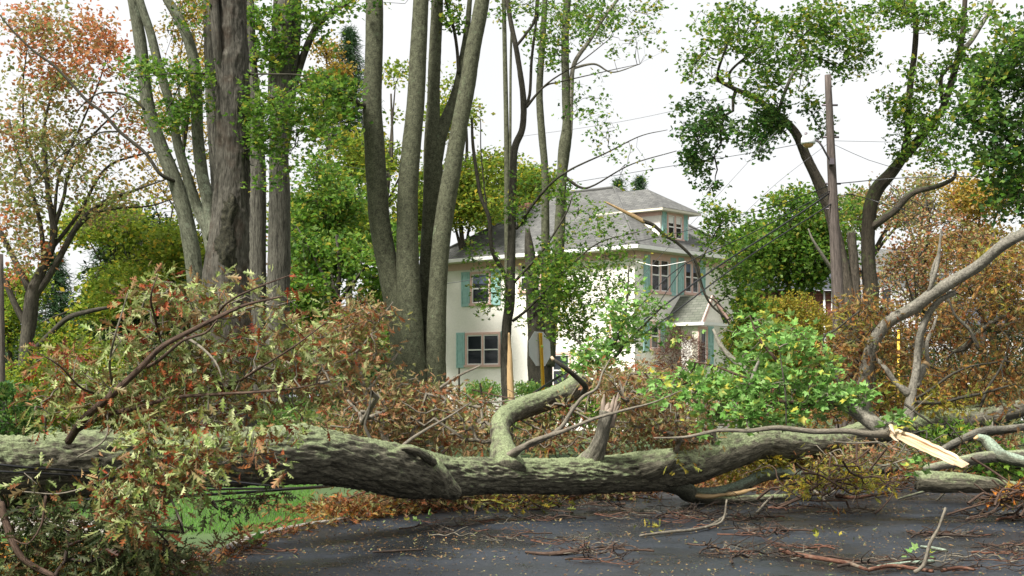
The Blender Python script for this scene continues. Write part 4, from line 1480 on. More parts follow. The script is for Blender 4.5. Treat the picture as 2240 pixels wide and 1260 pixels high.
foliage(t3, np.vstack([a5, a3, a4, a9, a10]), [(1340, 320, 70, 40, 30, .8, .35), (1300, 270, 50, 30, 30, .8, .3), (1380, 380, 50, 40, 30, .8, .3), (1200, 100, 40, 60, 30.6, .8, .4), (1320, 40, 80, 50, 30, 1, .45), (1200, 20, 60, 30, 30.5, 1, .5), (1420, 80, 50, 60, 30, 1, .22), (1280, 190, 60, 40, 30.3, .8, .3), (1120, 10, 50, 40, 30.8, .8, .4), (1250, 60, 50, 40, 31, .8, .5)],
        120, 9, .10, 'maple', M['maple_green'], .2, 108, rtw=.003, up=.8, wiggle=.2)

# forked tree behind the sign
t5 = thing('maple_tree', 'forked tree with tall twin grey stems right behind the sign', 'tree', base_of(1182, 37))
c1_ = limb(t5, 'trunk', [(1182, gy(37), 37, 34), (1182, 860, 37, 27), (1180, 780, 37, 27), (1178, 730, 37, 24), (1168, 670, 37, 17), (1162, 600, 37, 13), (1158, 545, 37, 10.5), (1154, 505, 37, 5)], M['bark_thin'], 24, .08, .08, .015, 43, ragged=.15)
c2_ = limb(t5, 'stem', [(1190, 800, 37, 24), (1200, 715, 37, 19), (1213, 640, 37, 15), (1222, 540, 37, 12.5), (1227, 450, 37, 11.5), (1229, 390, 37, 11), (1233, 340, 37, 13), (1236, 315, 37, 13.5), (1240, 270, 37, 10), (1238, 200, 37, 9), (1236, 90, 37, 8.5), (1241, 0, 37, 8), (1243, -70, 37, 7)], M['bark_smooth'], 20, .07, .07, .006, 44)
c3_ = limb(t5, 'stem', [(1188, 740, 37.3, 15), (1193, 640, 37.3, 10), (1193, 500, 37.3, 9), (1192, 375, 37.3, 8), (1185, 290, 37.3, 8), (1180, 200, 37.3, 7.5), (1186, 100, 37.3, 7), (1192, 0, 37.3, 6), (1194, -70, 37.3, 6)], M['bark_smooth'], 16, .07, .07, .004, 45)
c4_ = limb(t5, 'limb', [(1240, 320, 37, 7), (1247, 290, 37, 5.5), (1250, 200, 37, 5.2), (1256, 140, 37, 5), (1290, 88, 37, 4.5), (1320, 40, 37, 4), (1350, 0, 37, 3.5), (1380, -40, 37, 2.6)], M['bark_grey'], 10, .07, .05, 0, 46)
c5_ = limb(t5, 'branch', [(1250, 150, 37, 3.4), (1300, 140, 37, 2.4), (1340, 158, 37, 1.6), (1400, 140, 37, .9)], M['bark_grey'], 7, .07, .05, 0, 47)
c6_ = limb(t5, 'branch', [(1240, 390, 37, 4), (1270, 410, 37, 3), (1300, 405, 37, 2), (1380, 360, 37, 1.4), (1480, 330, 37, .9)], M['bark_thin'], 7, .07, .05, 0, 48)
foliage(t5, np.vstack([c1_, c2_[:60], c3_[:60]]), [(1230, 650, 60, 60, 36.2, 1, 1), (1270, 720, 60, 50, 36.2, 1, .9), (1170, 620, 40, 50, 36.4, .8, .8), (1240, 560, 50, 50, 36.4, 1, .8), (1240, 430, 30, 25, 36.4, .6, 1.4), (1290, 770, 40, 30, 36, .8, .7), (1150, 690, 30, 30, 36.4, .6, .5)],
        150, 12, .12, 'maple', M['maple_green'], .28, 109, rtw=.004, up=1)
foliage(t5, np.vstack([c3_, c4_, c5_, c2_[60:]]), [(1200, 90, 50, 70, 37, 1, .8), (1300, 60, 60, 60, 37, 1, .5), (1260, 20, 80, 40, 37, 1, .5), (1370, 90, 70, 60, 36.6, 1, .22), (1280, 230, 50, 40, 36.6, 1, .35), (1400, 20, 60, 40, 36.6, 1, .3)],
        150, 9, .11, 'lobed', M['maple_green'], .24, 110, rtw=.0035, wiggle=.22)
t6 = thing('young_tree', 'thin pale straight trunk rising between the dark slender tree and the four stems', 'tree', base_of(1110, 46))
z1 = limb(t6, 'trunk', [(1112, gy(46), 46, 8), (1110, 600, 46, 6.5), (1108, 310, 46, 5.5), (1105, 150, 46, 5), (1102, 0, 46, 4.5), (1100, -60, 46, 4)], M['bark_smooth'], 12, .2, .05, 0, 51)
limb(t6, 'stem', [(1112, 520, 46, 5), (1116, 310, 46, 3.2), (1117, 150, 46, 2.8), (1119, 60, 46, 2.4)], M['bark_smooth'], 10, .2, .05, 0, 52)
foliage(t6, z1, [(1110, 20, 50, 30, 46, 1, 1)], 16, 10, .13, 'lobed', M['maple_green'], .3, 111, rtw=.005)

# broad maple at the right
t7 = thing('maple_tree', 'broad maple with one stem arching left over the pole and a mossy stem leaning right', 'tree', base_of(1885, 36))
m1 = limb(t7, 'stem', [(1872, gy(36), 36, 34), (1866, 800, 36, 28), (1858, 700, 36, 24), (1850, 620, 36, 20), (1832, 530, 36, 17), (1815, 460, 36, 17), (1800, 420, 36, 18), (1784, 385, 36, 15), (1766, 348, 36, 14), (1748, 305, 36, 13), (1732, 280, 36, 12), (1705, 256, 36, 11.5), (1680, 236, 36, 9), (1650, 215, 36, 8), (1600, 191, 36, 6), (1566, 174, 36, 4.5)], M['bark_maple'], 24, .07, .07, .012, 61, rs=.76)
m2 = limb(t7, 'stem', [(1895, gy(36), 36.2, 36), (1898, 800, 36.2, 28), (1904, 700, 36.2, 22), (1905, 640, 36.2, 23), (1900, 580, 36.2, 20), (1899, 510, 36.2, 19), (1905, 450, 36.2, 20), (1920, 412, 36.2, 20), (1950, 378, 36.2, 17), (1975, 345, 36.2, 15), (2000, 318, 36.2, 14), (2030, 280, 36.2, 11), (2060, 240, 36.2, 10), (2078, 190, 36.2, 10), (2096, 125, 36.2, 9), (2106, 70, 36.2, 8), (2111, 0, 36.2, 7), (2114, -70, 36.2, 6)], M['bark_mossy'], 24, .07, .07, .014, 62, rs=.76)
m3 = limb(t7, 'limb', [(1978, 330, 36.2, 8), (1986, 290, 36.2, 7.5), (1990, 200, 36.2, 7), (2000, 120, 36.2, 6.5), (2003, 60, 36.2, 6), (1994, 0, 36.2, 5.5), (1988, -60, 36.2, 5)], M['bark_mossy'], 14, .07, .06, .004, 63)
m4 = limb(t7, 'limb', [(2098, 115, 36.2, 6), (2120, 95, 36.2, 5.5), (2142, 62, 36.2, 5), (2160, 30, 36.2, 4), (2180, -30, 36.2, 3)], M['bark_grey'], 10, .07, .06, 0, 64)
m5 = limb(t7, 'limb', [(1905, 500, 36.2, 9), (1925, 484, 36, 8.5), (1960, 458, 35.9, 8), (1985, 430, 35.8, 7.5), (2005, 418, 35.8, 7), (2040, 410, 35.8, 5.5), (2065, 402, 35.8, 5), (2088, 388, 35.8, 4), (2090, 370, 35.8, 2.5)], M['bark_maple'], 12, .07, .06, .004, 65)
m6 = limb(t7, 'stub', [(1874, 720, 36, 18), (1872, 640, 36, 14), (1868, 570, 36, 13), (1864, 530, 36, 13), (1862, 508, 36, 12)], M['bark_maple'], 16, .07, .08, .012, 66, ragged=.12, rs=.76)
m7 = limb(t7, 'limb', [(1702, 250, 36, 4), (1712, 215, 35.8, 4), (1730, 170, 35.6, 3.6), (1748, 135, 35.5, 3), (1752, 80, 35.5, 2)], M['bark_grey'], 8, .07, .06, 0, 67)
m8 = limb(t7, 'limb', [(1570, 176, 36, 3.2), (1572, 150, 35.8, 3), (1590, 100, 35.7, 2.6), (1608, 50, 35.6, 2)], M['bark_thin'], 8, .07, .06, 0, 68)
m9 = limb(t7, 'limb', [(1600, 190, 36, 3.2), (1596, 160, 35.8, 3), (1625, 130, 35.7, 2.4), (1665, 100, 35.6, 2)], M['bark_thin'], 8, .07, .06, 0, 69)
m10 = limb(t7, 'limb', [(2064, 240, 36.2, 5), (2058, 180, 36, 4.5), (2066, 158, 36, 4), (2096, 132, 36, 3)], M['bark_mossy'], 8, .07, .06, 0, 70)
m11 = limb(t7, 'branch', [(1838, 640, 35.9, 5), (1825, 600, 35.6, 4.5), (1800, 560, 35.4, 4), (1778, 525, 35.3, 2.6), (1768, 500, 35.3, 1.5)], M['bark_grey'], 8, .07, .06, 0, 71)
sk = np.vstack([m1[-60:], m7, m8, m9])
foliage(t7, sk, [(1620, 60, 110, 60, 35.4, 2, 1), (1560, 150, 75, 55, 35.4, 1.6, .85), (1720, 110, 110, 75, 35.2, 2, 1), (1820, 60, 100, 60, 35.2, 2, 1), (1850, 130, 60, 55, 35.4, 1.5, .9), (1880, 90, 40, 60, 35.4, 1.2, .7), (1660, 180, 60, 60, 35.4, 1.4, .9), (1780, 200, 40, 40, 35.4, 1, .4)],
        640, 19, .115, 'lobed', M['maple_green'], .25, 112, rtw=.005, gap=.6, up=.9)
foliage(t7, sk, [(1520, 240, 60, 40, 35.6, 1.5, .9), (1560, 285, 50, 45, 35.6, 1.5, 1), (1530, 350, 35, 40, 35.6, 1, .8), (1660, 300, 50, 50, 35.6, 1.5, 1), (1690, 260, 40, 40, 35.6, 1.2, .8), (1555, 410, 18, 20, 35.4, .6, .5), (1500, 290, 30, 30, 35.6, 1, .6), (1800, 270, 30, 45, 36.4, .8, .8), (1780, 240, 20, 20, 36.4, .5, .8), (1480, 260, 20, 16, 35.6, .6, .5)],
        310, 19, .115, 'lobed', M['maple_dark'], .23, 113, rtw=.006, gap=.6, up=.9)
foliage(t7, np.vstack([m2[-90:], m3, m4, m10]), [(1990, 30, 60, 40, 35.8, 1.5, .9), (2060, 60, 60, 60, 35.8, 1.5, .7), (2020, 160, 60, 60, 35.8, 1.5, .55), (1960, 220, 40, 40, 35.8, 1.2, .8), (2000, 260, 50, 50, 35.6, 1.5, .9), (1990, 320, 40, 40, 35.6, 1.2, .9), (2050, 290, 50, 50, 35.6, 1.3, .8), (2060, 350, 50, 30, 35.6, 1.2, .7), (2140, 30, 70, 40, 35.8, 1.5, .6), (1930, 20, 40, 20, 35.8, 1, .6), (2110, 130, 40, 40, 35.8, 1, .4)],
        420, 18, .115, 'lobed', M['maple_green'], .24, 114, rtw=.006, gap=.6, up=.9)

t8 = thing('maple_tree', 'dense dark green tree reaching in from the right edge above the brush', 'tree', base_of(2330, 31))
e1 = limb(t8, 'trunk', [(2330, gy(31), 31, 40), (2325, 700, 31, 32), (2320, 400, 31, 26), (2310, 200, 31, 20), (2300, -40, 31, 12)], M['bark_dark'], 20, .15, .06, .012, 73)
e2 = limb(t8, 'limb', [(2318, 380, 31, 9), (2240, 330, 30.6, 6), (2180, 290, 30.4, 4), (2130, 280, 30.2, 2)], M['bark_thin'], 8, .15, .06, 0, 74)
e3 = limb(t8, 'limb', [(2312, 250, 31, 9), (2260, 200, 30.6, 6), (2200, 170, 30.4, 4), (2150, 190, 30.2, 2)], M['bark_thin'], 8, .15, .06, 0, 75)
e4 = limb(t8, 'limb', [(2320, 500, 31, 9), (2250, 440, 30.6, 6), (2200, 430, 30.4, 3)], M['bark_thin'], 8, .15, .06, 0, 76)
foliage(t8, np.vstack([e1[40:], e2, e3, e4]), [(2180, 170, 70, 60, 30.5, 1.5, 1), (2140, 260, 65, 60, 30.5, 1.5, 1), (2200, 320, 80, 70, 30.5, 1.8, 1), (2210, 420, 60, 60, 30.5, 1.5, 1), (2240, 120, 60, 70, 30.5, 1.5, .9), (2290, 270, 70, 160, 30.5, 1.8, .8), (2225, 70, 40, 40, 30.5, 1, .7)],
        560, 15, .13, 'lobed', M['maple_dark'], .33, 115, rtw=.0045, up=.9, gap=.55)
foliage(t8, np.vstack([e1[40:], e2, e3, e4]), [(2160, 200, 90, 90, 30, 1.5, 1), (2220, 380, 90, 90, 30, 1.5, 1), (2230, 100, 60, 60, 30, 1.5, .8)], 170, 14, .13, 'lobed', M['maple_green'], .33, 119, rtw=.0045, up=.9, gap=.6)

# the far left reddish tree
t0 = thing('oak_tree', 'spreading many limbed tree with thin orange red and pale autumn crown at far left', 'tree', base_of(60, 42))
n0 = limb(t0, 'trunk', [(56, gy(42), 42, 22), (54, 850, 42, 17), (58, 760, 42, 15), (66, 690, 42, 16), (72, 640, 42, 15), (92, 590, 42, 10), (112, 545, 42, 8.5), (118, 500, 42, 8), (108, 440, 42, 6.5), (100, 360, 42, 5), (96, 280, 42, 3.5), (120, 180, 42, 2)], M['bark_far'], 16, .15, .06, .01, 81)
n1 = [limb(t0, 'limb', pp, M['bark_far'], 9, .15, .06, .004, 82 + i) for i, pp in enumerate([
    [(74, 650, 42, 9), (110, 600, 42, 7.5), (140, 545, 42, 7), (162, 505, 42, 6.5), (190, 470, 42, 5.5), (230, 440, 42, 4.5), (270, 425, 42, 3.5), (340, 400, 41.5, 2), (400, 380, 41.5, 1.2)],
    [(70, 650, 42, 9), (48, 600, 42, 7), (20, 545, 42, 6), (-10, 480, 42, 5), (-30, 380, 42, 4)],
    [(62, 720, 42, 8), (30, 660, 42, 7), (5, 600, 42, 6), (-30, 560, 42, 4)],
    [(80, 760, 41.6, 6), (112, 728, 41.4, 6), (150, 695, 41.2, 6), (200, 680, 41, 5), (240, 672, 41, 3)],
    [(96, 580, 42, 6), (90, 500, 42, 5), (70, 420, 42, 4), (40, 340, 42, 3), (20, 260, 42, 2)],
    [(118, 500, 42, 5), (140, 430, 42, 4), (150, 380, 42, 3.4), (200, 300, 42, 2.6), (260, 240, 42, 1.5)],
    [(112, 545, 42, 5), (170, 470, 42.4, 4), (230, 370, 42.6, 3), (300, 340, 42.8, 2), (350, 330, 42.8, 1.4)],
    [(105, 400, 42, 4), (60, 320, 42, 3), (50, 200, 42, 2), (60, 100, 42, 1.2)],
    [(150, 520, 42, 5), (200, 470, 42, 4), (260, 455, 42, 3), (330, 450, 42, 2), (390, 430, 42, 1)],
    [(118, 480, 42, 4), (130, 380, 42, 3), (170, 290, 42, 2.4), (220, 170, 42, 1.6), (240, 90, 42, 1)]])]
sk0 = np.vstack([n0[30:]] + n1)
foliage(t0, sk0, [(150, 110, 130, 70, 42, 2.5, .9), (220, 60, 60, 50, 42, 2, 1), (230, 110, 50, 40, 42, 2, 1.3), (60, 60, 60, 60, 42, 2, .6), (230, 240, 60, 50, 42, 2, .5), (100, 190, 80, 50, 42, 2, .5), (20, 280, 40, 60, 42, 2, .5), (90, 550, 40, 25, 41, 1, .9), (30, 600, 30, 40, 41, 1, .6), (300, 300, 60, 60, 42, 2, .3), (20, 480, 30, 30, 41, 1, .4)],
        230, 14, .14, 'far', M['autumn_orange'], .36, 116, rtw=.004, wiggle=.2)
foliage(t0, sk0, [(80, 300, 110, 100, 42, 2.5, .55), (40, 420, 70, 90, 42, 2, .7), (180, 350, 110, 80, 42, 2.5, .4), (120, 180, 130, 70, 42, 2.5, .4), (230, 440, 90, 60, 42, 2, .5), (50, 530, 60, 60, 41.5, 2, .6), (100, 60, 130, 60, 42, 2, .4), (300, 230, 60, 90, 42, 2, .25)],
        470, 14, .14, 'far', M['autumn_pale'], .40, 117, rtw=.004, wiggle=.2)

pole2 = thing('utility_pole', 'short brown wooden pole at the left edge beside the autumn tree', 'utility pole', base_of(3, 33))
limb(pole2, 'shaft', [(3, gy(33), 33, 8.5), (3, 780, 33, 8), (1, 640, 33, 7.5), (0, 556, 33, 7)], M['pole'], 12, .3, .02, .004, 95)

# ------------------------------------------------------------------ trees further back
FAR = []


def bg_tree(name, label, cx, d, r_px, blobs, mat, n, per=22, size=.17, spread=.45, seed=1, kind='far', bark='bark_far', top=None, group=None, rtw=.007, **kw):
    t = thing(name, label, 'tree', base_of(cx, d), group)
    ytop = top if top is not None else min(b[1] for b in blobs)
    b = gy(d)
    r = np.random.default_rng(seed)
    pts = [(cx + r.normal() * 6 * f, b + (ytop - b) * f, d, max(1.5, r_px * (1 - .8 * f))) for f in np.linspace(0, 1, 7)]
    tr = limb(t, 'trunk', pts, M[bark], 10, .4, .06, .01, seed)
    lines = [tr]
    big = sorted(blobs, key=lambda q: -q[2] * q[3])[:7]
    for k, q in enumerate(big):
        f = min(.8, max(.25, (b - (q[1] + q[3])) / max(1, b - ytop)))
        s = pts[int(f * 6)]
        lines.append(limb(t, 'limb', [(s[0], s[1], d, r_px * .45), ((s[0] * .6 + q[0] * .4), s[1] * .5 + q[1] * .5, (d + q[4]) / 2, r_px * .3), (q[0], q[1] - q[3] * .3, q[4], r_px * .12)], M[bark], 7, .4, .06, 0, seed + k))
    if mat in ('olive', 'maple_green'):
        kw.setdefault('gap', 1.1)
        n = int(n * 1.45)
    foliage(t, np.vstack(lines), blobs, n, per, size, kind, M[mat], spread, seed, rtw=rtw, **kw)
    return t


def full(xs, ys, xe, ye, d, dr, k, seed, rmin=50, rmax=95):
    """fill a pixel rectangle with overlapping blobs"""
    r = np.random.default_rng(seed)
    out = []
    for i in range(k):
        rr_ = r.uniform(rmin, rmax)
        out.append((r.uniform(xs, xe), r.uniform(ys, ye), rr_, rr_ * r.uniform(.6, .9), d + r.normal() * dr * .5, dr, r.uniform(.7, 1.2)))
    return out


bg_tree('maple_tree', 'yellow green tree filling the gap between shaggy trunks and the four stems', 715, 48, 9, full(660, 280, 800, 640, 48, 2, 12, 1) + [(700, 240, 50, 50, 48, 2, .6), (760, 300, 40, 50, 48, 2, .6)], 'olive', 760, 24, .16, .42, 201)
bg_tree('maple_tree', 'olive tree rising directly behind the left pair of the four stems', 850, 56, 10, full(800, 230, 920, 600, 56, 2, 10, 2, 40, 75) + [(865, 205, 45, 70, 56, 2, .5)], 'olive', 640, 24, .17, .48, 202)
bg_tree('maple_tree', 'golden green tree behind the right pair of the four stems', 1010, 60, 10, full(960, 260, 1090, 520, 60, 2, 9, 3, 40, 70) + [(990, 215, 45, 70, 60, 2, .6)], 'olive', 560, 24, .17, .5, 203)
bg_tree('maple_tree', 'green and yellow tree peeking over the left slope of the house roof', 1130, 66, 10, full(1060, 330, 1230, 470, 66, 2, 8, 4, 40, 60) + [(1060, 500, 50, 40, 66, 2, 1)], 'olive', 520, 24, .18, .5, 204)
bg_tree('maple_tree', 'orange leaved tree low behind the shaggy trunks', 655, 45, 7, [(650, 520, 30, 50, 45, 1, 1), (640, 600, 30, 40, 45, 1, 1), (660, 570, 30, 40, 45, 1, 1), (430, 250, 30, 60, 45, 1, .5), (440, 330, 20, 30, 45, 1, .5)][:3], 'autumn_orange', 90, 22, .15, .4, 205)
bg_tree('maple_tree', 'small golden topped tree beside the dark spruce', 720, 70, 7, [(715, 110, 28, 24, 70, 1, 1), (740, 150, 25, 20, 70, 1, 1), (720, 180, 40, 30, 70, 1, .8)], 'autumn_yellow', 90, 22, .18, .5, 206)
bg_tree('maple_tree', 'dense dark green tree low behind the four stemmed tree', 740, 40, 12, full(640, 500, 860, 780, 40, 2, 12, 5, 50, 80), 'maple_green', 620, 20, .16, .42, 207)
bg_tree('maple_tree', 'bright olive green tree showing between the shaggy trunks and the sky gap', 690, 43, 6, full(640, 240, 800, 560, 43, 1.5, 10, 21, 35, 60), 'maple_green', 430, 16, .15, .42, 221)
bg_tree('maple_tree', 'olive tree low between the autumn tree and the pale stems', 250, 49, 7, full(150, 470, 400, 640, 49, 2, 9, 22, 45, 70), 'olive', 480, 18, .16, .45, 222)
bg_tree('maple_tree', 'dark green tree filling the gap left of the great trunk', 330, 52, 12, full(180, 520, 450, 740, 52, 3, 12, 6, 50, 85), 'deep_green', 700, 24, .18, .5, 208)
bg_tree('maple_tree', 'sparse olive tree whose twigs show sky behind the pale stems', 380, 47, 6, full(290, 440, 470, 620, 47, 2, 8, 7, 40, 60) + [(300, 640, 90, 50, 44, 2, .8), (380, 560, 60, 80, 47, 2, .8)], 'olive', 560, 18, .15, .4, 209, wiggle=.2)
bg_tree('maple_tree', 'olive green tree at far left behind the brown pole', 20, 50, 8, full(-60, 620, 220, 760, 50, 2, 9, 8, 40, 70), 'olive', 460, 22, .17, .45, 210)
bg_tree('maple_tree', 'thin yellow leaved tree seen between the leaning pale stems', 400, 62, 6, full(310, 20, 470, 420, 62, 3, 8, 9, 50, 80), 'autumn_yellow', 230, 14, .17, .55, 211, wiggle=.22)
bg_tree('maple_tree', 'round mid green tree just left of the utility pole', 1720, 46, 10, full(1640, 500, 1800, 610, 46, 2, 9, 10, 50, 70) + [(1740, 450, 60, 40, 46, 2, 1), (1790, 520, 40, 80, 46, 2, 1), (1640, 560, 60, 50, 44, 2, 1), (1860, 500, 30, 80, 46, 2, .7)], 'maple_green', 860, 24, .15, .42, 212)
bg_tree('maple_tree', 'bare twigged brown tree behind the mossy maple stem', 2020, 56, 10, full(1900, 420, 2130, 640, 56, 3, 10, 11, 60, 90), 'oak_brown', 420, 7, .13, .5, 213, wiggle=.25, rtw=.009)
bg_tree('maple_tree', 'pale brownish tree top showing right of the utility pole', 1900, 62, 9, full(1850, 390, 2030, 480, 62, 2, 8, 12, 35, 55), 'autumn_pale', 320, 14, .16, .5, 214, wiggle=.2)
bg_tree('maple_tree', 'golden yellow tree low at the right between brown trees', 2150, 60, 9, full(2060, 420, 2200, 560, 60, 2, 8, 13, 40, 60), 'autumn_yellow', 360, 18, .17, .5, 215)
bg_tree('maple_tree', 'dark brown tangled tree at the right edge with a visible black trunk', 2170, 50, 12, full(2080, 480, 2300, 680, 50, 2, 9, 14, 50, 80), 'oak_brown', 480, 12, .14, .42, 216, wiggle=.2)
bg_tree('maple_tree', 'dusky brown sparse small tree behind the two mossy stems', 2000, 46, 6, [(2010, 580, 60, 60, 46, 1.5, 1), (1960, 560, 40, 50, 46, 1.5, 1), (2050, 640, 50, 50, 46, 1.5, .8)], 'oak_brown', 120, 12, .12, .40, 217, wiggle=.2)
bg_tree('maple_tree', 'bare pale tree beyond the blue slate roof', 1640, 92, 7, full(1580, 510, 1680, 560, 92, 2, 6, 15, 30, 45), 'autumn_pale', 200, 9, .18, .6, 218, wiggle=.25)


def conifer(label, cx, d, ytop, ybot, w, seed, n=900):
    t = thing('spruce_tree', label, 'tree', base_of(cx, d))
    b = gy(d)
    tr = limb(t, 'trunk', [(cx, b, d, 9), (cx, (b + ytop) / 2, d, 6), (cx, ytop, d, 1.2)], M['bark_far'], 8, .4, .03, 0, seed)
    r = np.random.default_rng(seed)
    mb, tb = MB(), MB()
    k = int((ybot - ytop) / 6)
    for i in range(k):
        y = ytop + (ybot - ytop) * (i + .5) / k
        ln = w * ((y - ytop) / (ybot - ytop)) ** .8 + 5
        for j in range(6):
            a = r.random() * 2 * math.pi
            L_ = ln * r.uniform(.5, 1.15)
            p0 = P(cx, y, d)
            e = p0 + np.array([math.cos(a), math.sin(a), r.uniform(-.35, .2)]) * L_ / F * d
            tube(tb, np.array([[*p0, .03], [*e, .008]]), 3, cap=False)
            m_ = 26
            tt = r.uniform(.15, 1.05, m_)
            pos = p0 + (e - p0) * tt[:, None] + r.normal(size=(m_, 3)) * .10
            add_leaves(mb, pos, .30, 'needle', r.random(m_), .3, .4, np.tile(unit(e - p0), (m_, 1)) * .8, r)
    mb.build('crown', M['needle'], t)
    tb.build('branches', M['bark_far'], t)


conifer('dark pointed spruce against the sky left of the four stems', 764, 72, 62, 320, 78, 301)
conifer('dark evergreen tip just above the dormer roof', 1398, 84, 388, 520, 34, 302)
conifer('second dark evergreen tip above the roof ridge', 1352, 86, 392, 520, 26, 303)
conifer('dark evergreen low behind the spreading autumn tree', 250, 58, 470, 800, 150, 304)
conifer('dark evergreen at far left behind the brown pole', 120, 62, 560, 860, 120, 305)
conifer('broad dark evergreen between the left edge trees', 395, 60, 500, 820, 90, 306)

# far woods closing the horizon
wd = np.random.default_rng(55)
mb = MB()
px = wd.uniform(-500, 2800, 60000)
dd = wd.uniform(105, 135, 60000)
hgt = 3.0 + 4.5 * wd.random(60000) ** .7 + 2.5 * vnoise(np.stack([px / 90, 0 * px, 0 * px], -1), 3)
z = hgt * wd.random(60000) ** .55
pos = np.stack([(px - 1120) / F * dd, dd, z], -1)
add_leaves(mb, pos, .55, 'far', wd.random(60000), .5, .2, None, wd)
setting(mb.build('far_woods', M['deep_green']), 'stuff')


# ------------------------------------------------------------------ bushes and hedges
def bush(name, label, cat, c, rx, ry, rz, n, mat, size=.10, kind='far', seed=1, boxy=False):
    t = thing(name, label, cat, (c[0], c[1], 0))
    r = np.random.default_rng(seed)
    v_ = r.normal(size=(n, 3))
    v_ /= np.linalg.norm(v_, axis=1)[:, None]
    if boxy:
        v_ = np.sign(v_) * np.abs(v_) ** .45
    v_ *= (1 - .35 * r.random(n) ** 1.5)[:, None]
    v_ *= (1 + (.3 if boxy else 1.15) * fbm(v_ * 2.2 + seed, seed, 3) + np.abs(r.normal(size=n)) * .07)[:, None]
    pos = np.array([c[0], c[1], c[2]]) + v_ * [rx, ry, rz]
    pos = pos[pos[:, 2] > .03]
    mb = MB()
    add_leaves(mb, pos, size, kind, r.random(len(pos)), .8, .1, unit_rows(pos - c), r)
    mb.build('foliage', mat, t)
    tb = MB()
    for k in range(14):
        e = pos[r.integers(len(pos))]
        s = np.array([c[0] + r.normal() * .1, c[1] + r.normal() * .1, 0])
        m_ = (s + e) / 2 + r.normal(size=3) * .08
        tube(tb, catmull(np.array([[*s, .02], [*m_, .014], [*e, .006]]), .15), 5, cap=False)
    tb.build('stems', M['bark_far'], t)
    return t


bush('hedge', 'clipped bright green hedge low behind the sign post', 'hedge', P(1108, 895, 34), .95, .8, .62, 9000, M['maple_fresh'], .06, seed=31, boxy=True)
bush('ornamental_grass', 'brownish red feathery bush before the house entrance', 'bush', P(1487, 790, 44), .75, .7, .85, 9000, M['twig_leaf_red'], .11, 'needle', 32)
bush('yellow_shrub', 'yellow green shrub with orange tips left of the utility pole', 'bush', P(1710, 735, 42), 1.35, 1.1, 1.1, 13000, M['yellow_green'], .085, seed=33)
bush('green_shrub', 'green shrub under the small tree at the house entrance', 'bush', P(1655, 765, 43), .9, .8, 1.1, 7000, M['maple_green'], .10, seed=34)
bush('hedge', 'dark hedge behind the yellow post at the right', 'hedge', P(2080, 850, 44), 2.6, .7, 1.0, 14000, M['deep_green'], .08, seed=35, boxy=True)
bush('evergreen_shrub', 'glossy dark green shrub at the left edge above the trunk', 'bush', P(10, 915, 19), .40, .5, .48, 2600, M['maple_dark'], .07, seed=36)
bush('green_shrub', 'leafy green shrub in front of the parked white car', 'bush', P(655, 940, 30), 1.05, .6, .52, 6500, M['maple_fresh'], .07, seed=37)
bush('green_shrub', 'dark shrub beyond the log left of the white car', 'bush', P(420, 860, 34), 1.8, 1, 1.3, 12000, M['deep_green'], .09, seed=38)
bush('green_shrub', 'dark shrub beneath the tree at the far left', 'bush', P(180, 850, 38), 2.2, 1, 1.1, 12000, M['olive'], .10, seed=39)
bush('green_shrub', 'dark shrub behind the base of the four stemmed tree', 'bush', P(800, 870, 37), 1.3, 1, 1.1, 9000, M['deep_green'], .09, seed=40)

bush('green_shrub', 'wide dark thicket closing the view beneath the rust coloured limbs at the far right', 'bush', P(2080, 800, 62), 6.0, 1.2, 1.7, 20000, M['deep_green'], .13, seed=41)
bush('red_shrub', 'reddish brown thicket beside the white garage', 'bush', P(2000, 760, 60), 2.6, 1.2, 2.2, 12000, M['oak_brown'], .12, seed=42)
# ------------------------------------------------------------------ the fallen tree
ft = thing('fallen_tree', 'huge lichen covered fallen trunk lying right across the road with broken limbs', 'fallen tree', P(990, 1010, 17.6) * [1, 1, 0])
T = catmull(px_line([(-900, 1110, 9.0, 118), (-500, 1080, 10.4, 96), (-160, 1050, 11.6, 80), (0, 1034, 12.3, 76), (200, 1015, 13, 70), (350, 1003, 13.6, 66), (500, 1000, 14.3, 63), (600, 997, 14.8, 62), (665, 994, 15.1, 63), (740, 1005, 15.5, 57), (850, 1025, 16.2, 57), (920, 1038, 16.7, 52),
                      (985, 1043, 17.1, 43), (1080, 1040, 17.6, 38), (1200, 1042, 18.1, 37), (1300, 1040, 18.6, 40), (1380, 1034, 19, 41), (1440, 1030, 19.4, 42), (1490, 1028, 19.8, 36)]), .028)
mb = MB()
tube(mb, T, 112, .08, .048, 11, fk=1.15)
mb.build('trunk', M['bark_log'], ft)
# far limb carrying on to the right
LB = [limb(ft, 'limb', [(1440, 1026, 19.4, 38), (1510, 1022, 19.9, 37), (1570, 1000, 20.2, 37), (1630, 978, 20.4, 37), (1660, 968, 20.5, 36), (1740, 974, 20.8, 30), (1820, 968, 21.2, 27), (1900, 948, 21.6, 29), (1960, 936, 22, 30), (2040, 925, 22.3, 29), (2120, 914, 22.6, 27), (2190, 886, 22.9, 22), (2270, 850, 23.2, 20)], M['bark_log'], 56, .035, .08, .03, 12)]
LB.append(limb(ft, 'limb', [(2090, 918, 22.5, 24), (2160, 912, 22.2, 22), (2220, 896, 22, 20), (2300, 880, 21.8, 18)], M['bark_log_pale'], 30, .04, .08, .014, 13))
# stub cut off below
limb(ft, 'stub', [(930, 1030, 16.6, 40), (960, 1055, 16.7, 34), (985, 1072, 16.75, 22), (1000, 1080, 16.8, 15)], M['bark_log'], 40, .03, .10, .025, 14, ragged=.03)
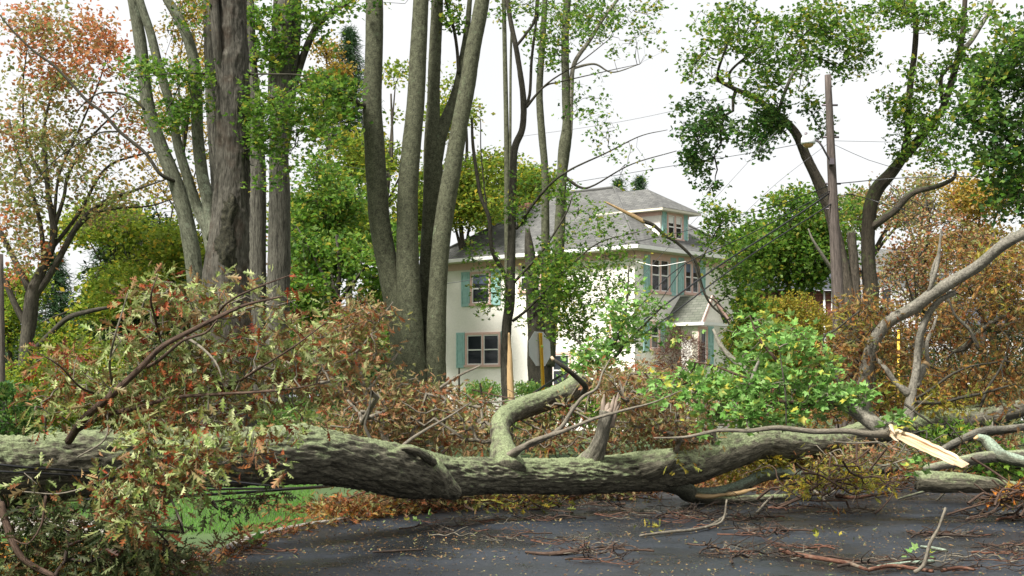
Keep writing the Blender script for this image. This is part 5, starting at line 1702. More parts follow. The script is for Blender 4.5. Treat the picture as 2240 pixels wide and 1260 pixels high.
# hooked scar ridge
limb(ft, 'ridge', [(860, 990, 16.1, 6), (885, 981, 16.1, 7), (910, 984, 16.14, 8), (930, 998, 16.28, 9), (946, 1014, 16.55, 12), (958, 1030, 16.8, 14)], M['bark_log'], 24, .02, .16, .02, 15)
# limb going back and up to the right
LB.append(limb(ft, 'limb', [(1110, 1035, 17.6, 40), (1104, 1000, 17.8, 33), (1098, 968, 18.1, 24), (1093, 935, 18.5, 21), (1104, 913, 19, 23), (1135, 895, 19.6, 24), (1180, 880, 20.2, 23), (1225, 865, 20.8, 24), (1262, 846, 21.2, 25), (1276, 838, 21.3, 22)], M['bark_log'], 48, .03, .07, .018, 16, ragged=.06))
# standing snag with torn top
LB.append(limb(ft, 'limb', [(1282, 1022, 18.66, 30), (1300, 996, 18.56, 22), (1313, 965, 18.45, 16), (1322, 930, 18.4, 15), (1328, 900, 18.4, 16)], M['bark_log_pale'], 40, .025, .08, .014, 17))
mb = MB()
for (dx, h_, w_) in ((-11, 862, 6), (-3, 880, 8), (6, 866, 6), (13, 858, 5), (17, 876, 4), (2, 890, 10)):
    tube(mb, catmull(px_line([(1326 + dx * .8, 935, 18.4, w_), (1330 + dx, 900, 18.38, w_), (1333 + dx * 1.2, (h_ + 900) / 2, 18.38, w_ * .8), (1336 + dx * 1.3, h_, 18.38, w_ * .2)]), .03), 7, .2, .006, int(h_))
mb.build('torn_wood', M['wood_rotten'], ft)
# blunt knob
limb(ft, 'stub', [(1385, 1026, 19.0, 36), (1425, 1016, 18.95, 33), (1455, 1008, 18.95, 28), (1472, 1003, 18.95, 24)], M['bark_log'], 40, .03, .14, .03, 18, ragged=.05)
# lower limbs touching the road
LB.append(limb(ft, 'limb', [(1455, 1040, 19.5, 34), (1490, 1062, 19.9, 24), (1508, 1080, 20.2, 19), (1530, 1084, 20.3, 17), (1580, 1078, 20.4, 15), (1625, 1062, 20.5, 14), (1660, 1044, 20.6, 13), (1700, 1036, 20.7, 13), (1760, 1038, 20.8, 12.5), (1830, 1040, 21, 13), (1900, 1030, 21.2, 12), (1960, 1022, 21.4, 9)], M['bark_teal'], 30, .03, .10, .014, 19))
mb = MB()
tube(mb, catmull(px_line([(1520, 1084, 20.12, 3), (1545, 1086, 20.14, 5), (1580, 1083, 20.18, 3.5), (1615, 1078, 20.2, 5), (1655, 1068, 20.35, 2)]), .04), 10, .5, .02, 21)
mb.build('torn_wood', M['wood_tan'], ft)
LB.append(limb(ft, 'limb', [(1505, 1080, 20.2, 13), (1550, 1092, 20.2, 10), (1600, 1094, 20.2, 9), (1660, 1090, 20.2, 8), (1720, 1086, 20.3, 5)], M['bark_log'], 18, .03, .08, .008, 20))
# thin boughs
for i, pp in enumerate([
        [(1108, 1000, 17.6, 11), (1140, 980, 17.4, 10), (1185, 962, 17.3, 8), (1225, 938, 17.2, 7), (1250, 900, 17.2, 6), (1275, 868, 17.2, 5), (1305, 850, 17.2, 4), (1318, 815, 17.3, 3), (1335, 785, 17.4, 2)],
        [(1120, 1000, 17.6, 9), (1160, 968, 17.3, 7.5), (1230, 944, 17, 6), (1300, 916, 16.8, 5), (1370, 896, 16.7, 4), (1430, 880, 16.7, 2.5), (1500, 850, 16.7, 1.5)],
        [(820, 985, 16.2, 6), (808, 955, 16.3, 5), (798, 930, 16.4, 4), (806, 900, 16.5, 3.4), (812, 860, 16.6, 2), (810, 830, 16.6, 1.2)],
        [(870, 985, 16.4, 6), (900, 960, 16.6, 5), (940, 935, 16.8, 4), (985, 910, 17, 3), (1030, 880, 17.2, 2)],
        [(1209, 785, 17.5, 3.5), (1230, 800, 17.5, 7), (1255, 820, 17.6, 8), (1280, 845, 17.8, 9), (1275, 860, 18.2, 9)]]):
    LB.append(limb(ft, 'branch', pp, M['bark_thin' if i in (2, 4) else 'bark_stick_grey'], 10, .05, .05, .002, 30 + i, rs=.72))
mb = MB()
tube(mb, px_line([(1206, 780, 17.5, 2.5), (1211, 788, 17.5, 4.5)]), 8)
mb.build('torn_wood', M['wood_fresh'], ft)
skf = np.vstack(LB)
foliage(ft, skf, [(780, 930, 80, 60, 18, 1, .8), (870, 900, 70, 60, 18.5, 1.2, 1), (850, 860, 70, 40, 19, 1.2, .8), (950, 880, 60, 50, 19, 1.2, .9), (1020, 880, 60, 30, 19.5, 1.2, .8), (1000, 940, 80, 40, 19, 1.2, .7), (920, 840, 40, 24, 19.5, 1, .4), (1050, 960, 50, 30, 19, 1, .7)],
        260, 14, .10, 'oak', M['oak_brown'], .19, 401, 'foliage', M['bark_stick_grey'], .006, .3, .5, flat=.8, wiggle=.2)
foliage(ft, skf, [(1400, 860, 110, 50, 19.6, 1.4, 1.1), (1480, 900, 100, 70, 20, 1.5, 1.1), (1330, 830, 60, 40, 19.6, 1.2, .5), (1230, 900, 50, 30, 20.5, 1, .4), (1420, 820, 90, 30, 20, 1.4, .9), (1390, 930, 80, 40, 19.8, 1.2, .9), (1500, 960, 70, 30, 20.4, 1, .8), (1200, 960, 70, 25, 19.5, 1, .7), (1560, 900, 60, 40, 20.6, 1, .7)],
        400, 14, .10, 'oak', M['oak_brown'], .19, 402, 'foliage', M['bark_stick_grey'], .006, .3, .5, flat=.8, wiggle=.2)
foliage(ft, skf, [(1090, 1095, 60, 18, 18.6, .6, .5), (1480, 990, 30, 25, 18.7, .4, .25), (1700, 1010, 160, 30, 21, .8, .8), (1200, 1095, 60, 16, 19.4, .8, .6), (1650, 930, 60, 25, 21, 1, .5)], 90, 11, .12, 'oak', M['yellow_green'], .2, 403, 'foliage', M['bark_thin'], .004, .4, .4)

# leafy oak bough lying on the trunk at the left
ob = thing('oak_bough', 'leafy oak bough with wilted pale green and rust leaves draped over the trunk at left', 'branch', P(300, 1000, 11.6) * [1, 1, 0])
OL = []
for i, pp in enumerate([
        [(150, 965, 12.2, 9), (185, 915, 12, 8.5), (240, 868, 11.9, 8), (300, 812, 11.8, 7), (355, 758, 11.7, 6), (410, 728, 11.7, 5.5), (465, 700, 11.6, 5), (535, 668, 11.6, 3.5), (620, 648, 11.5, 2)],
        [(160, 945, 12.3, 7), (220, 912, 12.2, 6), (300, 892, 12.1, 5), (380, 870, 12, 4), (480, 862, 11.9, 3.5), (560, 858, 11.8, 3), (640, 850, 11.8, 2), (700, 838, 11.8, 1.2)],
        [(300, 812, 11.8, 5), (345, 790, 11.5, 4), (400, 745, 11.4, 3.4), (450, 728, 11.3, 2.6), (475, 700, 11.2, 1.5)],
        [(395, 735, 11.7, 4), (430, 752, 11.5, 3), (470, 790, 11.4, 2.4), (487, 830, 11.3, 1.2)],
        [(250, 860, 11.9, 3), (240, 800, 11.7, 2.6), (250, 740, 11.6, 2.2), (265, 690, 11.6, 1.6), (280, 640, 11.6, 1)],
        [(355, 758, 11.7, 3.4), (340, 700, 11.6, 3), (330, 650, 11.5, 2.2), (345, 600, 11.5, 1.2)],
        [(465, 700, 11.6, 3.4), (500, 660, 11.4, 2.6), (560, 630, 11.2, 2), (640, 600, 11.1, 1)],
        [(240, 868, 11.9, 3), (180, 850, 11.6, 2.4), (130, 800, 11.5, 2), (80, 770, 11.4, 1.2)],
        [(480, 862, 11.9, 3), (560, 810, 11.6, 2.6), (640, 760, 11.4, 2), (720, 700, 11.4, 1.2)],
        [(300, 892, 12.1, 4), (330, 950, 11.6, 3.5), (350, 1010, 11.2, 3), (370, 1080, 11, 2.6), (400, 1150, 10.9, 2)],
        [(300, 1000, 11.4, 2.4), (250, 1030, 11.2, 2.2), (200, 1060, 11.2, 2), (130, 1080, 11.2, 1.8), (45, 1075, 11.2, 1.4)],
        [(330, 950, 11.5, 2.4), (400, 980, 11.2, 2), (500, 1000, 11, 1.6), (600, 990, 11, 1)],
        [(0, 1100, 11.6, 9), (30, 1190, 11.5, 8), (60, 1230, 11.5, 7), (120, 1262, 11.4, 6)],
        [(100, 1085, 11.2, 3), (90, 1150, 11.2, 2.6), (60, 1190, 11.2, 2), (30, 1180, 11.2, 1.4)],
        [(100, 945, 11.9, 2.4), (100, 900, 11.8, 2), (110, 870, 11.7, 1.4)],
        [(170, 1000, 11.3, 1.8), (230, 960, 11.3, 2), (235, 900, 11.5, 1.6)]]):
    if i < 9:
        pp = [(a, b, d - .55 * min(1, k_ / 2), r_) for k_, (a, b, d, r_) in enumerate(pp)]
    OL.append(limb(ob, 'branch', pp, M['bark_stick_grey' if i in (3, 4, 9, 10, 14, 15) else 'bark_stick'], 9, .05, .05, .002, 50 + i))
sko = np.vstack(OL)
up_b = [(420, 660, 130, 55, 11.7, .6, 1.1), (330, 620, 50, 40, 11.7, .5, .8), (580, 640, 70, 40, 11.6, .6, 1.1), (640, 700, 70, 60, 11.6, .6, .9), (300, 720, 110, 60, 11.8, .6, 1), (450, 760, 150, 60, 11.8, .6, 1.1), (150, 790, 80, 50, 11.7, .6, .9),
        (120, 870, 70, 60, 11.8, .6, .9), (250, 850, 110, 70, 11.8, .6, 1), (420, 860, 150, 70, 11.8, .6, 1.1), (600, 800, 120, 80, 11.7, .6, .9), (620, 880, 100, 50, 11.7, .5, .8), (710, 760, 60, 70, 11.7, .6, .5), (520, 920, 120, 30, 11.5, .4, .9)]
foliage(ob, sko, up_b, 285, 13, .115, 'oak', M['oak_pale'], .14, 411, 'foliage', M['bark_stick_grey'], .004, .3, .8, flat=.9, wiggle=.2, cvar=.75)
foliage(ob, sko, [(330, 950, 50, 60, 11.1, .3, 1), (330, 1040, 45, 50, 11, .3, 1.2), (250, 1060, 90, 35, 11.1, .3, .8), (440, 1000, 70, 50, 11, .3, .8), (390, 1050, 40, 40, 11, .3, .6), (120, 1060, 60, 25, 11.1, .3, .4), (610, 1010, 28, 16, 11, .2, .8), (300, 1130, 60, 40, 11, .4, .9), (560, 965, 30, 40, 11.1, .2, .5)],
        105, 11, .125, 'oak', M['oak_pale'], .14, 412, 'foliage', M['bark_stick_grey'], .003, .3, .7, flat=.9, wiggle=.2)
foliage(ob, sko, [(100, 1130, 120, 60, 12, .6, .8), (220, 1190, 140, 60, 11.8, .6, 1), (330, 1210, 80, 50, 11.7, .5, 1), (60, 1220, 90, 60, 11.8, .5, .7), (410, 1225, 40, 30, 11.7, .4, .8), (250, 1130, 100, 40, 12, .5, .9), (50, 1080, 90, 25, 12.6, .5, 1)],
        190, 12, .12, 'oak', M['oak_shaded'], .16, 413, 'foliage', M['bark_stick_dark'], .0032, .3, .6, flat=.8, ground=.02, wiggle=.2)
foliage(ob, sko, [(560, 1082, 50, 22, 12.2, .3, .8), (470, 1120, 40, 30, 12, .4, .6)], 12, 9, .12, 'oak', M['oak_shaded'], .15, 414, 'foliage', M['bark_stick_dark'], .003, .3, .6)

# rusty brush standing behind the trunk
rb_ = thing('oak_bough', 'rust leaved bough propped behind the trunk between oak bough and four stems', 'branch', P(800, 900, 19) * [1, 1, 0])
RL = [limb(rb_, 'branch', pp, M['bark_stick_grey'], 9, .06, .05, .002, 70 + i) for i, pp in enumerate([
    [(860, 1000, 18.2, 9), (830, 930, 18.4, 7), (800, 860, 18.6, 6), (780, 780, 18.8, 4.5), (770, 700, 19, 3), (760, 650, 19, 1.5)],
    [(820, 900, 18.5, 5), (740, 840, 18.4, 4), (690, 790, 18.3, 3), (650, 760, 18.3, 2)],
    [(800, 860, 18.6, 4), (850, 800, 18.8, 3), (880, 760, 19, 2)],
    [(900, 960, 18.6, 6), (930, 880, 18.8, 5), (990, 830, 19, 3), (1050, 800, 19, 2)],
    [(620, 800, 19, 14), (680, 830, 19.2, 13), (730, 855, 19.4, 12), (780, 880, 19.6, 14), (790, 930, 19.8, 15), (800, 1010, 20, 16)],
    [(730, 800, 18.6, 3), (790, 760, 18.6, 2.6), (830, 700, 18.6, 2), (860, 660, 18.6, 1)]])]
foliage(rb_, np.vstack(RL), [(770, 690, 60, 50, 18.8, .8, .8), (720, 750, 60, 60, 18.6, .8, .8), (800, 760, 70, 60, 18.8, .8, .9), (850, 850, 50, 40, 19, .8, .6), (740, 820, 60, 40, 18.6, .8, .7), (700, 880, 40, 40, 18.4, .6, .4), (820, 690, 50, 40, 18.8, .8, .6), (690, 720, 40, 40, 18.6, .6, .6), (840, 880, 60, 40, 18.8, .8, .8)],
        210, 13, .105, 'oak', M['oak_brown'], .18, 421, 'foliage', M['bark_stick_grey'], .005, .3, .6, wiggle=.22)

# green maple limb with the torn bright wood
gm = thing('maple_limb', 'snapped maple limb with fresh green leaves and a long bright torn end pointing right', 'branch', P(1950, 940, 17.2) * [1, 1, 0])
GL = [limb(gm, 'branch', pp, M[mt], 14, .04, .08, .004, 90 + i, rs=(1 if i == 0 else .72)) for i, (pp, mt) in enumerate([
    ([(1955, 948, 16.9, 17), (1920, 932, 17, 17), (1885, 906, 17.1, 17), (1850, 882, 17.2, 15), (1800, 862, 17.4, 13), (1740, 850, 17.6, 11), (1680, 835, 17.8, 9), (1620, 800, 18, 7), (1580, 760, 18.1, 5), (1560, 720, 18.2, 3)], 'bark_grey'),
    ([(1950, 948, 16.9, 15), (1905, 950, 16.7, 11), (1850, 943, 16.6, 9), (1780, 944, 16.5, 8.5), (1700, 936, 16.4, 8), (1640, 942, 16.4, 6.5), (1570, 942, 16.4, 5.5), (1500, 956, 16.4, 4), (1430, 958, 16.4, 2)], 'bark_stick_grey'),
    ([(1850, 885, 17.2, 7), (1790, 885, 17, 6.5), (1730, 880, 16.9, 6), (1680, 882, 16.9, 5), (1620, 895, 16.9, 4), (1560, 905, 16.9, 3), (1500, 860, 16.9, 2)], 'bark_stick'),
    ([(1740, 850, 17.6, 6), (1700, 790, 17.5, 5), (1660, 740, 17.5, 4), (1640, 690, 17.5, 2)], 'bark_stick'),
    ([(1700, 845, 17.7, 5), (1640, 830, 17.2, 4), (1560, 800, 17.2, 3), (1500, 790, 17.2, 2)], 'bark_stick'),
    ([(1800, 862, 17.4, 5), (1790, 800, 17.2, 4), (1770, 750, 17.2, 3), (1740, 720, 17.2, 2)], 'bark_stick'),
    ([(1720, 930, 16.5, 2), (1718, 860, 16.6, 2.6), (1710, 800, 16.7, 2), (1705, 760, 16.8, 1.4)], 'bark_thin'),
    ([(1642, 842, 16.9, 7), (1650, 815, 17, 6.5), (1660, 790, 17, 4)], 'bark_grey')])]
# torn wood blade
mb = MB()
cl_ = catmull(px_line([(1945, 942, 16.85, 12), (1985, 958, 16.6, 12.5), (2040, 983, 16.3, 12.5), (2080, 1002, 16.1, 12), (2100, 1013, 16.0, 8)]), .03)
tg = unit(cl_[-1][:3] - cl_[0][:3])
wd_ = unit(np.cross(tg, np.array([0, 1, 0])))
th_ = np.cross(tg, wd_)
Vv, bcv = [], []
kk = len(cl_)
sl = np.linspace(0, 1, kk)
for i, (x, y, z, r_) in enumerate(cl_):
    c = np.array([x, y, z])
    jag = fbm(np.array([[sl[i] * 9, 0, 0]]), 5, 3)[0] * .55
    w_ = r_ * (1 + jag)
    for j, a in enumerate(np.linspace(-1, 1, 9)):
        dep = .014 * math.cos(a * 1.2) + (-.022 if j == 5 and .2 < sl[i] < .97 else 0) + .012 * (vnoise(np.array([[a * 5, sl[i] * 5, 0]]), 8)[0] - .5)
        Vv.append(c + wd_ * w_ * a - th_ * dep * (1 if th_[1] > 0 else -1))
        bcv.append((a * w_, 0, sl[i]))
    for j, a in enumerate(np.linspace(1, -1, 5)):
        Vv.append(c + wd_ * w_ * a * .96 + th_ * (.02 + .03 * (1 - a * a)) * (1 if th_[1] > 0 else -1))
        bcv.append((a * w_, .05, sl[i]))
n_ = 14
i_ = np.arange(kk - 1)[:, None] * n_
j_ = np.arange(n_)[None]
fq = np.stack([i_ + j_, i_ + (j_ + 1) % n_, i_ + n_ + (j_ + 1) % n_, i_ + n_ + j_], -1)
Vv = np.array(Vv)
Vv[-n_:] += tg * rng.uniform(-.09, .10, (n_, 1))
Vv[-2 * n_:-n_] += tg * rng.uniform(-.03, .03, (n_, 1))
mb.add(Vv, [fq[:, :9].reshape(-1, 4), np.array([list(range((kk - 1) * n_, kk * n_))]), np.array([list(range(n_))[::-1]])], .5, np.array(bcv))
mb.add(Vv, [fq[:, 9:].reshape(-1, 4)], .5, np.array(bcv))
mb.build('torn_wood', M['wood_fresh'], gm)
mb = MB()
for (a, b, c2, d2, w_) in ((1948, 930, 1958, 950, 5), (1952, 955, 1966, 966, 4)):
    mb = MB()
    tube(mb, px_line([(a, b, 16.6, w_), ((a + c2) / 2, (b + d2) / 2 + 2, 16.55, w_ * .8), (c2, d2, 16.5, w_ * .2)]), 5)
    mb.build('splinter', M['wood_fresh'], gm)
foliage(gm, np.vstack(GL), [(1660, 730, 60, 60, 17.6, .8, .7), (1740, 750, 60, 40, 17.3, .7, .9), (1700, 820, 110, 50, 17.3, .8, .85), (1620, 860, 100, 50, 17.2, .8, 1), (1500, 850, 80, 40, 17.3, .8, .9), (1790, 790, 40, 50, 17.2, .6, .5), (1820, 870, 50, 30, 17, .5, .8), (1780, 850, 70, 40, 17.1, .6, 1), (1650, 900, 100, 30, 17, .6, .9), (1880, 860, 35, 22, 17, .3, .9), (1590, 850, 60, 30, 17.6, .8, .8), (1750, 900, 60, 25, 17.1, .4, .6), (1450, 835, 60, 26, 17.6, .7, .6), (1720, 770, 120, 25, 17.3, .7, .4), (1560, 920, 60, 20, 16.9, .5, .5)],
        430, 11, .115, 'maple', M['maple_fresh'], .15, 431, 'foliage', M['bark_stick_grey'], .005, 1.1, .2, flat=.7, gap=.28)
foliage(gm, np.vstack(GL), [(1960, 920, 22, 18, 16.9, .2, 1), (2010, 1010, 18, 22, 16.6, .2, .6)], 12, 7, .13, 'maple', M['maple_fresh'], .12, 432, 'foliage', M['bark_stick'], .003, 1, .1)

# branch torn from above, hanging in the cables before the dormer
hb_ = thing('hanging_branch', 'torn branch with tan splintered end hanging across the dormer and house corner', 'branch', P(1545, 640, 33))
HL = [limb(hb_, 'branch', pp, M['bark_thin'], 10, .06, .05, .002, 110 + i, rs=.62) for i, pp in enumerate([
    [(1405, 483, 33, 7), (1430, 493, 33, 6.5), (1455, 515, 33, 6), (1480, 530, 33, 5.6), (1510, 558, 33, 5.2), (1525, 580, 33, 5), (1534, 620, 33, 4.6), (1545, 650, 33, 4.2), (1560, 672, 33, 3.8), (1590, 700, 33, 3.2), (1605, 740, 33, 2.4)],
    [(1512, 560, 33, 3.6), (1522, 590, 32.8, 3), (1540, 640, 32.6, 2.6), (1566, 660, 32.5, 2.2), (1600, 690, 32.4, 1.2)],
    [(1525, 580, 33, 3), (1550, 540, 33, 2.4), (1570, 500, 33, 2), (1590, 480, 33, 1.2), (1610, 500, 33, 1)],
    [(1300, 600, 31, 1), (1290, 520, 31, 1.4), (1262, 430, 31, 1.6)]][:3])]
mb = MB()
tube(mb, catmull(px_line([(1410, 486, 33, 4.6), (1390, 475, 33, 4.6), (1360, 460, 33, 3.6), (1325, 442, 33, 2)]), .06), 8, .15, .01, 9, ragged=.1)
mb.build('torn_wood', M['wood_tan'], hb_)
foliage(hb_, np.vstack(HL), [(1580, 480, 40, 30, 33, .6, 1), (1560, 530, 40, 30, 33, .6, .9), (1556, 575, 25, 26, 33, .6, .9), (1615, 600, 34, 40, 33.4, .7, .8), (1630, 680, 34, 40, 33.2, .7, 1), (1590, 630, 16, 30, 33, .4, .7), (1440, 510, 50, 14, 33, .5, .35), (1636, 740, 40, 40, 33, .7, .9), (1640, 660, 40, 60, 33.6, .7, .8), (1560, 450, 25, 20, 33, .5, .5), (1620, 800, 50, 40, 33, .7, .6)],
        230, 13, .125, 'maple', M['maple_green'], .24, 441, 'foliage', M['bark_thin'], .0035, 1)
hv_ = thing('maple_limb', 'light green leafy sprays tangled in the cables before the house corner', 'branch', P(1400, 760, 27) * [1, 1, 0])
VL = [limb(hv_, 'branch', pp, M['bark_thin'], 7, .06, .05, 0, 120 + i) for i, pp in enumerate([
    [(1330, gy(27), 27, 8), (1325, 860, 27, 6), (1330, 780, 27, 4), (1360, 720, 27, 3), (1372, 650, 27, 2), (1376, 580, 27, 1)],
    [(1330, 800, 27, 4), (1380, 740, 27, 3), (1430, 690, 27, 2), (1460, 660, 27, 1)],
    [(1325, 840, 27, 4), (1290, 780, 27, 3), (1250, 730, 27, 2)]])]
foliage(hv_, np.vstack(VL), [(1400, 690, 50, 40, 27, .7, .6), (1360, 740, 60, 40, 27, .7, .8), (1300, 790, 60, 40, 27, .7, .9), (1430, 660, 40, 30, 27, .5, .35), (1460, 720, 30, 40, 27, .5, .35), (1380, 610, 25, 40, 27, .5, .28), (1270, 830, 50, 30, 26.6, .6, .8), (1340, 690, 40, 40, 27, .6, .5)],
        150, 10, .13, 'maple', M['maple_fresh'], .22, 442, 'foliage', M['bark_thin'], .003, 1)

# right hand fallen crown: pale forked limbs and rust leaves
fr_ = thing('fallen_tree', 'pale grey barked fallen limbs arching up at the right among rust leaves', 'fallen tree', P(1990, 920, 22) * [1, 1, 0])
FL = [limb(fr_, 'limb', pp, M[mt], 20, .05, .09, .010, 130 + i, rs=.88) for i, (pp, mt) in enumerate([
    ([(1886, 900, 22.4, 22), (1890, 850, 22.4, 20), (1898, 800, 22.3, 18), (1908, 760, 22.2, 16), (1925, 725, 22.1, 15), (1950, 700, 22, 15), (2000, 672, 21.8, 15), (2040, 643, 21.6, 15), (2090, 612, 21.4, 15), (2135, 585, 21.2, 14.5), (2170, 556, 21, 14), (2200, 532, 20.8, 14), (2260, 500, 20.6, 13)], 'bark_grey'),
    ([(1985, 935, 22, 17), (1990, 890, 22, 14), (1994, 862, 22, 12), (2003, 820, 22, 10), (2008, 770, 22, 9), (2014, 730, 21.9, 9), (2030, 690, 21.8, 8), (2055, 658, 21.6, 7), (2090, 640, 21.5, 6)], 'bark_grey'),
    ([(1988, 862, 22, 11), (1960, 838, 22, 8), (1940, 810, 22, 6), (1918, 785, 22.2, 4)], 'bark_grey'),
    ([(2000, 845, 22, 12), (2014, 815, 22.2, 11), (2026, 798, 22.3, 10)], 'bark_grey'),
    ([(2085, 770, 23, 4), (2110, 760, 23, 8), (2140, 730, 22.8, 7), (2180, 700, 22.6, 6), (2210, 690, 22.5, 5), (2270, 680, 22.4, 4)], 'bark_log_pale'),
    ([(2032, 640, 21.6, 6), (2042, 610, 21.5, 5), (2052, 570, 21.5, 4.5), (2056, 530, 21.5, 3), (2060, 500, 21.5, 2)], 'bark_grey'),
    ([(2036, 632, 21.6, 4.5), (2040, 590, 21.6, 4), (2050, 560, 21.6, 2.6)], 'bark_grey'),
    ([(2030, 800, 22.3, 5), (2028, 750, 22.3, 5), (2040, 720, 22.3, 4), (2050, 690, 22.3, 2)], 'bark_grey'),
    ([(1990, 880, 22, 4), (2040, 850, 21.8, 3.4), (2080, 820, 21.7, 3), (2130, 800, 21.7, 2), (2200, 790, 21.7, 1.4)], 'bark_thin'),
    ([(2000, 880, 21.8, 5), (2060, 880, 21.5, 4.5), (2100, 870, 21.4, 4), (2150, 860, 21.3, 3), (2220, 840, 21.2, 2)], 'bark_thin'),
    ([(2145, 890, 21.4, 4), (2160, 850, 21.4, 3.4), (2180, 820, 21.4, 3), (2200, 780, 21.4, 2)], 'bark_thin'),
    ([(1900, 775, 22.3, 3), (1900, 745, 22.2, 4), (1896, 735, 22.2, 3)], 'bark_grey'),
    ([(2140, 762, 22, 5), (2120, 720, 22, 4), (2090, 690, 22, 3), (2070, 640, 22, 2)], 'bark_log_pale'),
    ([(1900, 905, 21.6, 7), (1850, 870, 21.4, 5), (1800, 750, 21.4, 3), (1830, 720, 21.4, 2.4), (1880, 680, 21.4, 1.6)][1:], 'bark_thin')])]
mb = MB()
tube(mb, px_line([(2024, 800, 22.28, 9.5), (2028, 795, 22.29, 9)]), 14)
mb.build('cut_face', M['wood_tan'], fr_)
skr = np.vstack(FL)
foliage(fr_, skr, [(2180, 560, 50, 40, 22.6, 1, .7), (2090, 870, 90, 30, 22, 1, .8), (1960, 850, 50, 40, 22.6, 1, .5), (2200, 640, 40, 60, 22.6, 1, .5), (1850, 700, 40, 40, 23, 1, .5)], 110, 11, .115, 'oak', M['yellow_green'], .2, 452, 'foliage', M['bark_thin'], .004, .3, .5, wiggle=.24)
foliage(fr_, skr, [(1900, 680, 60, 50, 22.6, 1, .8), (1870, 760, 70, 60, 22.6, 1, .9), (1860, 840, 60, 50, 22.4, 1, .8), (1960, 780, 70, 50, 23, 1, .6), (2060, 700, 70, 60, 23, 1, .6), (2140, 640, 70, 60, 22.6, 1.2, .9), (2200, 590, 60, 60, 22.4, 1, .8), (2180, 760, 60, 60, 22.6, 1, .6), (2120, 830, 80, 40, 22.6, 1, .6), (2200, 860, 60, 40, 22, 1, .7), (2040, 880, 60, 30, 22.8, 1, .6), (2240, 700, 50, 80, 22.2, 1, .8), (2080, 560, 60, 40, 23, 1, .4), (2220, 830, 40, 60, 22, 1, .6), (1800, 800, 50, 50, 23.4, 1, .6)],
        640, 11, .115, 'oak', M['oak_rust'], .24, 451, 'foliage', M['bark_thin'], .0042, .3, .6, wiggle=.24)

# logs on the road's far side
lg = thing('log', 'short rough log with a wet dark underside lying on the road at right', 'log', G(2110, 1080) * [1, 1, 0])
Lg = limb(lg, 'trunk', [(2010, 1052, 17.9, 21), (2050, 1054, 17.9, 24), (2100, 1056, 17.9, 22), (2150, 1060, 17.95, 19), (2210, 1066, 18, 14), (2290, 1072, 18.1, 12)], M['bark_log'], 40, .03, .10, .02, 141, ragged=.04, rag0=.08)
lg2 = thing('log', 'crooked teal grey broken limb tilted up behind the short log', 'log', P(2190, 985, 19) * [1, 1, 0])
L2 = limb(lg2, 'trunk', [(2138, 956, 19.2, 7), (2156, 964, 19.2, 12), (2172, 980, 19.1, 14), (2190, 996, 19, 14), (2230, 1008, 18.9, 13), (2290, 1020, 18.8, 12)], M['bark_teal'], 26, .03, .12, .01, 142)
mb = MB()
tube(mb, px_line([(2130, 960, 19.2, 2), (2139, 957, 19.2, 6)]), 8)
mb.build('torn_wood', M['wood_tan'], lg2)
lg3 = thing('log', 'smooth brown limb lying behind the bright torn end', 'log', P(2100, 1010, 18.6) * [1, 1, 0])
L3 = limb(lg3, 'trunk', [(2020, 1026, 18.6, 8), (2060, 1018, 18.6, 9), (2120, 1006, 18.8, 12), (2160, 1000, 19, 13), (2230, 996, 19.2, 12), (2290, 990, 19.4, 11)], M['bark_log_pale'], 20, .04, .1, .008, 143)
lg4 = thing('log', 'dark mossy limb angling up to the right behind the bright torn end', 'log', P(2120, 960, 20) * [1, 1, 0])
L4 = limb(lg4, 'trunk', [(2060, 985, 19.6, 8), (2100, 965, 19.8, 10), (2150, 945, 20, 11), (2200, 940, 20.2, 9), (2270, 930, 20.4, 7)], M['bark_dark'], 18, .04, .1, .008, 144)

# low heap of twigs and leaves along the far side
def brush(name, label, blobs, n, mat, seed, size=.12, kind='oak', per=9, nb=40):
    t = thing(name, label, 'brush', P(blobs[0][0], 850, blobs[0][4]) * [1, 1, 0])
    r = np.random.default_rng(seed)
    lines = []
    mb = MB()
    for k in range(nb):
        pts_, _ = in_blobs(blobs, 1, r)
        c = pts_[0]
        a = r.random() * math.pi * 2
        ln = r.uniform(.5, 1.6)
        dr = np.array([math.cos(a), math.sin(a) * .6, r.normal() * .35])
        k_ = 6
        p_ = c + dr * np.linspace(-.5, .5, k_)[:, None] * ln + r.normal(size=(k_, 3)) * .04 * ln
        p_[:, 2] = np.maximum(p_[:, 2], .02)
        rad = r.uniform(.006, .02)
        pr = catmull(np.column_stack([p_, np.linspace(rad, rad * .3, k_)]), .08)
        tube(mb, pr, 6, .1, 0, k, cap=False)
        lines.append(pr)
    setting(mb.build('twigs', M[['bark_stick', 'bark_stick_grey', 'bark_thin'][seed % 3]], t), 'stuff')
    foliage(t, np.vstack(lines), blobs, n, per, size, kind, M[mat], .17, seed, 'foliage', M['bark_thin'], .0035, .5, .3, ground=.01, wiggle=.22)
    return t


